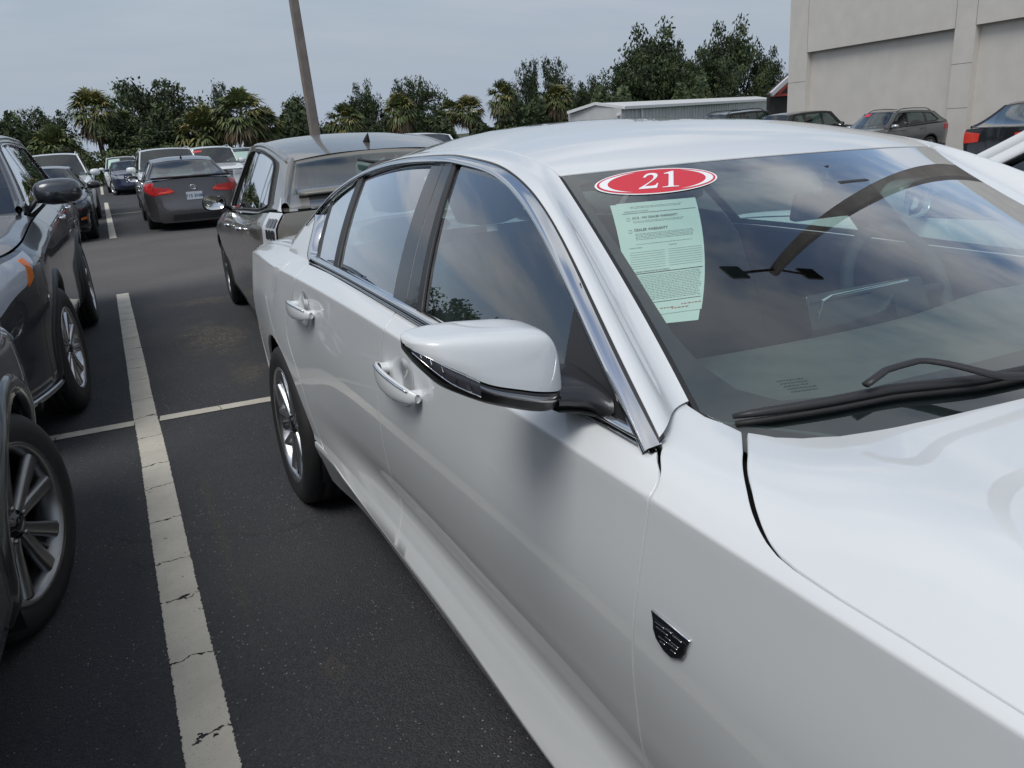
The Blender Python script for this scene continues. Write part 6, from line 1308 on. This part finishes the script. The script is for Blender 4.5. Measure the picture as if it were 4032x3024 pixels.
mb=MB(); beam(mb,(tx+1.3,sY+.3,tz+.0),(tx+3.6,sY+.3,tz+1.4),.18,.22); mb.obj('truss_member',RED,rh)
mb=MB(); mb.add([(tx+.4,sY+.5,tz),(tx+4.6,sY+.5,tz+2.7),(tx+9,sY+.5,tz),(tx+.4,sY+1.2,tz),(tx+4.6,sY+1.2,tz+2.7),(tx+9,sY+1.2,tz)],[(0,1,2),(3,5,4),(0,3,4,1),(1,4,5,2)]); mb.obj('roof',mat('shed_dark',(.05,.03,.03),.8),rh)
mb=MB(); mb.box((tx+5.4,sY+1.2,tz-2.6),(8.4,1.2,5.)); mb.obj('wall',mat('shed_wall',(.03,.028,.028),.9),rh)
# ---------------- pale metal storage building ----------------
sb_=empty('metal_building',label='low pale grey metal building with gently gabled roof beneath the big trees',cat='building')
MET=mat('metal_siding',(.56,.57,.56),.55,noise=(.8,.1)); METR=mat('metal_roof',(.62,.63,.62),.45); METT=mat('metal_trim',(.74,.75,.74),.5)
_a,_b,_c,_r=pxw(2237,444,68.),pxw(2446,424,62.),pxw(3062,390,84.),pxw(2341,409,65.)
c1=(_a[0],68.); c2=(_b[0],62.); c3=(_c[0],84.); zE=_b[2]; zR=_r[2]; c4=(c1[0]+c3[0]-c2[0],c1[1]+c3[1]-c2[1]); g0=((c1[0]+c2[0])/2,(c1[1]+c2[1])/2); g1=((c4[0]+c3[0])/2,(c4[1]+c3[1])/2); zD=_c[2]
def quadwall(name,p,q,zt0,zt1,m): mb=MB(); mb.add([(p[0],p[1],-2.),(q[0],q[1],-2.),(q[0],q[1],zt1),(p[0],p[1],zt0)],[(0,1,2,3)]); return mb.obj(name,m,sb_)
quadwall('side_wall',c2,c3,zE,zD,MET); quadwall('back_wall',c4,c1,zE,zE,MET)
mb=MB(); mb.add([(c1[0],c1[1],-2.),(c2[0],c2[1],-2.),(c2[0],c2[1],zE),(g0[0],g0[1],zR),(c1[0],c1[1],zE)],[(0,1,2,3,4)]); mb.obj('gable_wall',MET,sb_)
o_=.25
mb=MB(); mb.add([(c1[0]-.2,c1[1]-o_,zE),(g0[0],g0[1]-o_,zR+.05),(c2[0]+.2,c2[1]-o_,zE),(c4[0],c4[1],zD),(g1[0],g1[1],zR+.05+zD-zE),(c3[0],c3[1],zD)],[(0,1,4,3),(1,2,5,4)]); mb.obj('roof',METR,sb_)
mb=MB(); beam(mb,(c1[0]-.25,c1[1]-.3,zE-.03),(g0[0],g0[1]-.3,zR+.02),.16,.26); beam(mb,(g0[0],g0[1]-.3,zR+.02),(c2[0]+.25,c2[1]-.3,zE-.03),.16,.26); mb.obj('rake_trim',METT,sb_)
mb=MB(); beam(mb,(c2[0]+.2,c2[1]-.2,zE-.03),(c3[0]+.2,c3[1]-.2,zD-.03),.22,.26); mb.obj('gutter',METT,sb_)
for t in (.085,.965):
    x,y=lerp(c2[0],c3[0],t),lerp(c2[1],c3[1],t); mb=MB(); mb.box((x+.05,y-.1,-.1+lerp(zE,zD,t)-2.0),(.18,.18,4.)); mb.obj('downspout',METT,sb_)
nr_=60
mb=MB()
for k in range(nr_):
    t=(k+.5)/nr_; x,y=lerp(c2[0],c3[0],t),lerp(c2[1],c3[1],t); mb.box((x+.01,y-.02,lerp(zE,zD,t)-2.1),(.05,.05,4.))
mb.obj('siding_ribs',MET,sb_,kind='stuff')
DKW=mat('dark_window',(.02,.022,.025),.2)
for t0,t1 in ((.10,.36),(.54,.86)):
    x0,y0=lerp(c1[0],c2[0],t0),lerp(c1[1],c2[1],t0); x1,y1=lerp(c1[0],c2[0],t1),lerp(c1[1],c2[1],t1); mb=MB(); beam(mb,(x0,y0-.05,.35),(x1,y1-.05,.35),.06,1.0); f=mb.obj('window',DKW,sb_); mb=MB(); beam(mb,(x0-.1,y0-.08,.89),(x1+.1,y1-.08,.89),.10,.09); mb.obj('window_head',METT,f)
x,y=lerp(c1[0],c2[0],.92),lerp(c1[1],c2[1],.92); mb=MB(); mb.box((x,y-.25,1.5),(.3,.3,.22),bev=.05); mb.obj('wall_lamp',METT,sb_)
# ---------------- concrete lamp pole ----------------
lp=empty('light_pole',loc=(5.42,22.,gz(5.4,22)),label='tall slightly leaning square concrete light pole behind the bronze hatchback',cat='light pole')
CONC=mat('pole_concrete',(.21,.185,.165),.9,noise=(3,.25),bump=(30,.4,.01))
mb=MB(); P=[]
for z,w in ((-.3,.27),(0,.27),(5,.215),(10.5,.165),(10.52,.10)): P.append([(sx*w/2,sy*w/2,z) for sx,sy in ((-1,-.8),(-.8,-1),(.8,-1),(1,-.8),(1,.8),(.8,1),(-.8,1),(-1,.8))])
mb.grid(np.array(P),closev=True,flip=False); mb.F.append(tuple(range(32,40))); mb.obj('pole_shaft',CONC,lp)
mb=MB(); mb.tube([(-.1,0,10.2),(-1.0,0,10.45)],.04,8); arm=mb.obj('lamp_arm',CONC,lp); mb=MB(); mb.tube([(.1,0,10.2),(1.0,0,10.45)],.04,8); mb.obj('lamp_arm',CONC,lp); mb=MB(); mb.box((1.3,0,10.45),(.6,.35,.14),bev=.03); mb.obj('lamp_head',mat('lamp_head',(.08,.07,.06),.5),lp)
mb=MB(); mb.box((-1.3,0,10.45),(.6,.35,.14),bev=.03); mb.obj('lamp_head',mat('lamp_head',(.08,.07,.06),.5),arm)
lp.rotation_euler=(0,math.radians(-.7),0)
lp2=copy_tree(lp); lp2.location=(8.4,4.46,gz(8.4,4.4)); lp2.scale=(.95,.95,1.16); lp2.rotation_euler=(0,0,0); lp2['label']='concrete light pole standing right of the cars, mirrored as a dark band in the windshield'
# ---------------- trees ----------------
LEAFA=[mat('oak_leaf_%d'%i,cc,.6,spec=.3,noise=(2,.35)) for i,cc in enumerate([(.042,.062,.030),(.060,.088,.036),(.085,.115,.045)])]
LEAFS=mat('silvery_leaf',(.075,.095,.070),.6); BARK=mat('bark',(.085,.07,.055),.95,noise=(3,.3))
FRONDG=mat('palm_frond',(.105,.135,.045),.55,noise=(3,.3)); FRONDY=mat('palm_frond_yellow',(.22,.20,.07),.6,noise=(3,.3)); FRONDD=mat('palm_dead_frond',(.16,.12,.075),.8,noise=(3,.3)); PTR=mat('palm_trunk',(.11,.09,.07),.95,noise=(6,.3))
def oak_mesh(seed,nb=34,leaves=5200,wide=1.,open_=0.):
    rs=np.random.RandomState(seed); tr=MB(); tips=[]
    H=1.0
    tr.tube([(0,0,-.02),(.01,0,.12),(.0,.01,.30),(.02,0,.42)],[.035,.028,.022,.016],8)
    for k in range(nb):
        a=rs.rand()*2*PI; z0=.16+.28*rs.rand(); el=rs.uniform(.1,1.25); Lb=rs.uniform(.28,.5)*(1.15 if el<.7 else 1.); 
        p0=np.array([0,0,z0]); d=np.array([math.cos(a)*math.cos(el)*wide,math.sin(a)*math.cos(el)*wide,math.sin(el)]); p1=p0+d*Lb*.55+np.array([0,0,.03]); p2=p0+d*Lb+np.array([0,0,.02]); p2[2]=min(p2[2],.93)
        tr.tube([p0,p1,p2],[.011,.007,.003],5); tips+=[(p2,rs.uniform(.08,.15)),((p1+p2)/2,rs.uniform(.08,.14)),((p0+p1)/2,rs.uniform(.08,.13))]
        for j in range(3):
            q=p1+(p2-p1)*rs.rand()+rs.randn(3)*.055; q[2]=min(q[2],.96); tips.append((q,rs.uniform(.04,.10))); tr.tube([p1,q],[.004,.0015],4)
    lv=[MB(),MB(),MB()]; VV=[[],[],[]]
    n=leaves; idx=rs.randint(len(tips),size=n)
    C=np.array([tips[i][0] for i in idx]); Rr=np.array([tips[i][1] for i in idx]); dirv=rs.randn(n,3); dirv/=np.linalg.norm(dirv,axis=1,keepdims=True); rad=rs.rand(n)**(.45+open_*.2); P=C+dirv*Rr[:,None]*rad[:,None]*np.array([1.15,1.15,.72]); P[:,2]=np.maximum(P[:,2],.10)
    sz=rs.uniform(.010,.024,n); t1=rs.randn(n,3); t1/=np.linalg.norm(t1,axis=1,keepdims=True); t2=np.cross(t1,rs.randn(n,3)); t2/=np.linalg.norm(t2,axis=1,keepdims=True)
    cls=rs.choice(3,size=len(tips),p=[.42,.38,.20])[idx]
    out=[]
    for c_ in range(3):
        m_=cls==c_; A=P[m_]; u=t1[m_]*sz[m_][:,None]; w=t2[m_]*sz[m_][:,None]*.55; V=np.stack([A-u,A+w,A+u,A-w],1).reshape(-1,3); out.append(V)
    V=np.vstack(out); F=np.arange(len(V)).reshape(-1,4); mi=np.concatenate([np.full(len(o)//4,k) for k,o in enumerate(out)])
    me=bpy.data.meshes.new('crown'); me.vertices.add(len(V)); me.vertices.foreach_set('co',V.ravel()); me.loops.add(len(F)*4); me.loops.foreach_set('vertex_index',F.ravel()); me.polygons.add(len(F)); me.polygons.foreach_set('loop_start',np.arange(0,len(F)*4,4)); me.polygons.foreach_set('material_index',mi.astype(np.int32)); me.update(calc_edges=True)
    zz=np.sort(V[:,2]); rr=np.sort(np.hypot(V[:,0],V[:,1])); me['zt']=float(zz[int(len(zz)*.999)]); me['rt']=float(rr[int(len(rr)*.97)])
    return tr.me(True),me
def tree(name,tm,cm,x,y,h,w,lab,cat,cmats,group=None,rot=0.,tmat=None):
    o=empty(name,loc=(x,y,gz(min(x,60),min(y,90))-.2),rot=(0,0,rot),label=lab,cat=cat,group=group); t=link('trunk',tm,tmat or BARK,o); c=link('crown',cm,cmats,o)
    o.scale=(w,w,h); return o
OAKS=[oak_mesh(s,leaves=n,wide=wd,open_=op) for s,n,wd,op in ((1,15000,1.,0),(2,15000,1.1,0),(3,7500,1.15,.8),(4,10000,.9,.2))]
def palm_mesh(seed,nf=70):
    rs=np.random.RandomState(seed); tr=MB(); tr.tube([(0,0,-.1),(.02,0,.3),(.0,.03,.7),(0,0,1.)],[.20,.17,.16,.15],9)
    V=[];F=[];MI=[]
    for k in range(nf):
        a=rs.rand()*2*PI; u=k/nf; el=lerp(1.5,-1.2,u**.85)+rs.randn()*.15; Lp=rs.uniform(.55,.8); dead=u>.80; d=np.array([math.cos(a)*math.cos(el),math.sin(a)*math.cos(el),math.sin(el)])
        o=np.array([0,0,0.]); c=o+d*Lp; side=np.cross(d,[0,0,1.]); side/=max(np.linalg.norm(side),1e-6); upv=np.cross(side,d)
        i0=len(V); V+= [tuple(o+side*.02),tuple(o-side*.02),tuple(c)]; F.append((i0,i0+1,i0+2)); mi=2 if dead else (1 if rs.rand()<.25 else 0); MI.append(mi)
        nl=14
        for j in range(nl):
            t=(j/(nl-1)-.5)*2.9; ld=d*math.cos(t)+side*math.sin(t)+upv*.15*rs.randn(); R_=rs.uniform(.6,1.0)*.85; tip=c+ld*R_+np.array([0,0,-.30*R_*(1.0 if not dead else 1.6)]); mid=c+ld*R_*.55+np.array([0,0,.02]); nn=np.cross(ld,upv); nn/=max(np.linalg.norm(nn),1e-6); w=.055
            i0=len(V); V+=[tuple(c),tuple(mid+nn*w),tuple(tip),tuple(mid-nn*w)]; F.append((i0,i0+1,i0+2,i0+3)); MI.append(mi)
    return tr.me(True),mesh(V,F,False,midx=MI)
PALMS=[palm_mesh(11),palm_mesh(12,84)]
rt=random.Random(5)
TREES=[ # ground position x,y, height, radius scale, kind, label
]
def addtree(px,top,Y,wpx,kind,lab,group=None):
    p=pxw(px,top,Y); x=p[0]; g=gz(min(x,60),min(Y,90))-.2; h=p[2]-g; w=wpx*Y/3029.*1.05
    if kind[0]=='o':
        k=int(kind[1]); o=tree('oak_tree',OAKS[k][0],OAKS[k][1],x,Y,h/OAKS[k][1]['zt'],w/OAKS[k][1]['rt'],lab,'tree',LEAFA if k!=3 else [LEAFA[0],LEAFA[1],LEAFS],group,rt.random()*6)
    else:
        k=int(kind[1]); s=w/1.38; o=empty('palm_tree',loc=(x,Y,g),rot=(0,0,rt.random()*6),label=lab,cat='palm',group=group); tk=link('trunk',PALMS[k][0],PTR,o); ck=link('crown',PALMS[k][1],[FRONDG,FRONDY,FRONDD],o); tk.scale=(1.4,1.4,h-s*1.25); ck.location=(0,0,h-s*1.25); ck.scale=(s,s,s*(.9+.3*rt.random()))
    return o
LST=[(165,425,92,100,'o2','spreading dark oak at the far left end of the treeline'),
(200,500,80,90,'p0','bushy palm with brown skirt below the leftmost oak'),
(345,352,84,78,'p1','tall round-headed palm standing alone on the left of the treeline'),
(470,420,86,60,'p0','narrow palm between the tall round palm and the feathery oak'),
(590,308,98,190,'o2','feathery open-crowned oak, tallest on the left of the light pole'),
(560,460,84,150,'o0','dense dark oak filling the gap behind the white SUVs'),
(780,430,82,110,'p1','broad yellow-green palm left of the big bright palm'),
(850,325,96,60,'o3','small oak top peeping out behind the big bright palm'),
(930,338,80,105,'p0','big bright palm with yellow fronds left of the light pole'),
(1030,420,82,80,'p1','brown-skirted palm between the bright palm and the pole'),
(1160,375,94,85,'o3','grey-green oak directly left of the light pole'),
(1345,400,80,80,'p0','shaggy palm directly right of the light pole'),
(1420,325,98,80,'o1','dark oak behind the shaggy palm right of the pole'),
(1610,305,98,115,'o2','leaning open oak with ragged top right of the pole'),
(1565,372,82,72,'p1','weeping yellow palm in front of the ragged oak'),
(1480,450,84,90,'o0','dark low oak between the two palms right of the pole'),
(1700,420,90,70,'o0','dark bush oak right of the weeping palm'),
(1765,385,88,60,'p0','small palm at the dip of the treeline'),
(1840,368,86,70,'p1','palm with hanging dead fronds right of the dip'),
(1970,322,84,72,'p0','spiky palm in front of the grey-green oak group'),
(2080,235,98,75,'o3','grey-green oak with pointed twin top'),
(2170,225,97,85,'o3','grey-green oak beside the twin-topped one'),
(2190,330,84,70,'p1','palm low in front of the grey-green oaks'),
(2260,330,92,90,'o0','mid-height oak left of the metal building roof'),
(2330,300,99,90,'o1','oak joining the grey-green group to the big oaks'),
(2560,92,96,190,'o1','very large oak above the middle of the metal building'),
(2500,190,94,150,'o0','large dark oak on the left flank of the biggest oak'),
(2660,165,92,130,'o0','dark oak filling between the two largest crowns'),
(2870,82,96,170,'o1','very large oak nearest the beige building'),
(2800,200,92,150,'o0','dense dark oak low between the large oaks'),
(3020,185,94,110,'o1','oak half hidden by the corner of the beige building')]
for a in LST: addtree(*a,group='trees along the far edge of the lot')
# oaks out of frame on the left side of the lot, mirrored in the near car's glass
for (x,y,h,w) in ((-10.6,23.5,9.2,5.5),(-13.5,21,8.2,5.),(-15,3.5,6.2,5.),(-17,9,7.5,6.5),(-16,-3,5.5,5),(-19,15,8,7),(-22,24,9,8),(-26,38,9,9),(-28,52,10,10),(-30,66,10,10)): tree('oak_tree',OAKS[(int(h*2))%2][0],OAKS[(int(h*2))%2][1],x,y,h,w,'dark oak along the left side of the lot','tree',LEAFA,'oaks along the left side of the lot',x)
# understory band: shrubs nobody could count
rs=np.random.RandomState(8); n=60000; t=rs.rand(n); px=lerp(-200,3250,t); Yb=82+rs.rand(n)*12; X=[];
hx=np.interp(px,[-200,400,1000,1500,2200,3250],[4.4,5.4,5.2,4.6,6.0,7.0])
x=(px-385)/3198.*Yb*1.02; z=rs.rand(n)**.8*hx*(.75+.35*np.sin(px*.013)+.2*np.sin(px*.041+1)); P=np.stack([x,Yb,np.array([gz(min(a,60),82) for a in x])+z],1); t1=rs.randn(n,3); t1/=np.linalg.norm(t1,axis=1,keepdims=True); t2=np.cross(t1,rs.randn(n,3)); t2/=np.linalg.norm(t2,axis=1,keepdims=True); sz=rs.uniform(.16,.40,n)[:,None]
V=np.stack([P-t1*sz,P+t2*sz*.5,P+t1*sz,P-t2*sz*.5],1).reshape(-1,3); F=np.arange(len(V)).reshape(-1,4)
link('undergrowth',mesh(V,F,False,midx=rs.randint(0,3,n)),LEAFA,label='dense dark undergrowth beneath the treeline',cat='shrubs',kind='stuff')
# clipped hedge beyond the left row
rs=np.random.RandomState(9); n=9000; P=np.stack([rs.uniform(-9,5,n),rs.uniform(57,59,n),rs.rand(n)*2.3-.5],1); t1=rs.randn(n,3); t1/=np.linalg.norm(t1,axis=1,keepdims=True); t2=np.cross(t1,rs.randn(n,3)); t2/=np.linalg.norm(t2,axis=1,keepdims=True); V=np.stack([P-t1*.1,P+t2*.06,P+t1*.1,P-t2*.06],1).reshape(-1,3); F=np.arange(len(V)).reshape(-1,4)
link('hedge',mesh(V,F,False),mat('hedge_leaf',(.075,.10,.03),.7,noise=(1,.3)),label='light green clipped hedge beyond the far end of the lane',cat='hedge')
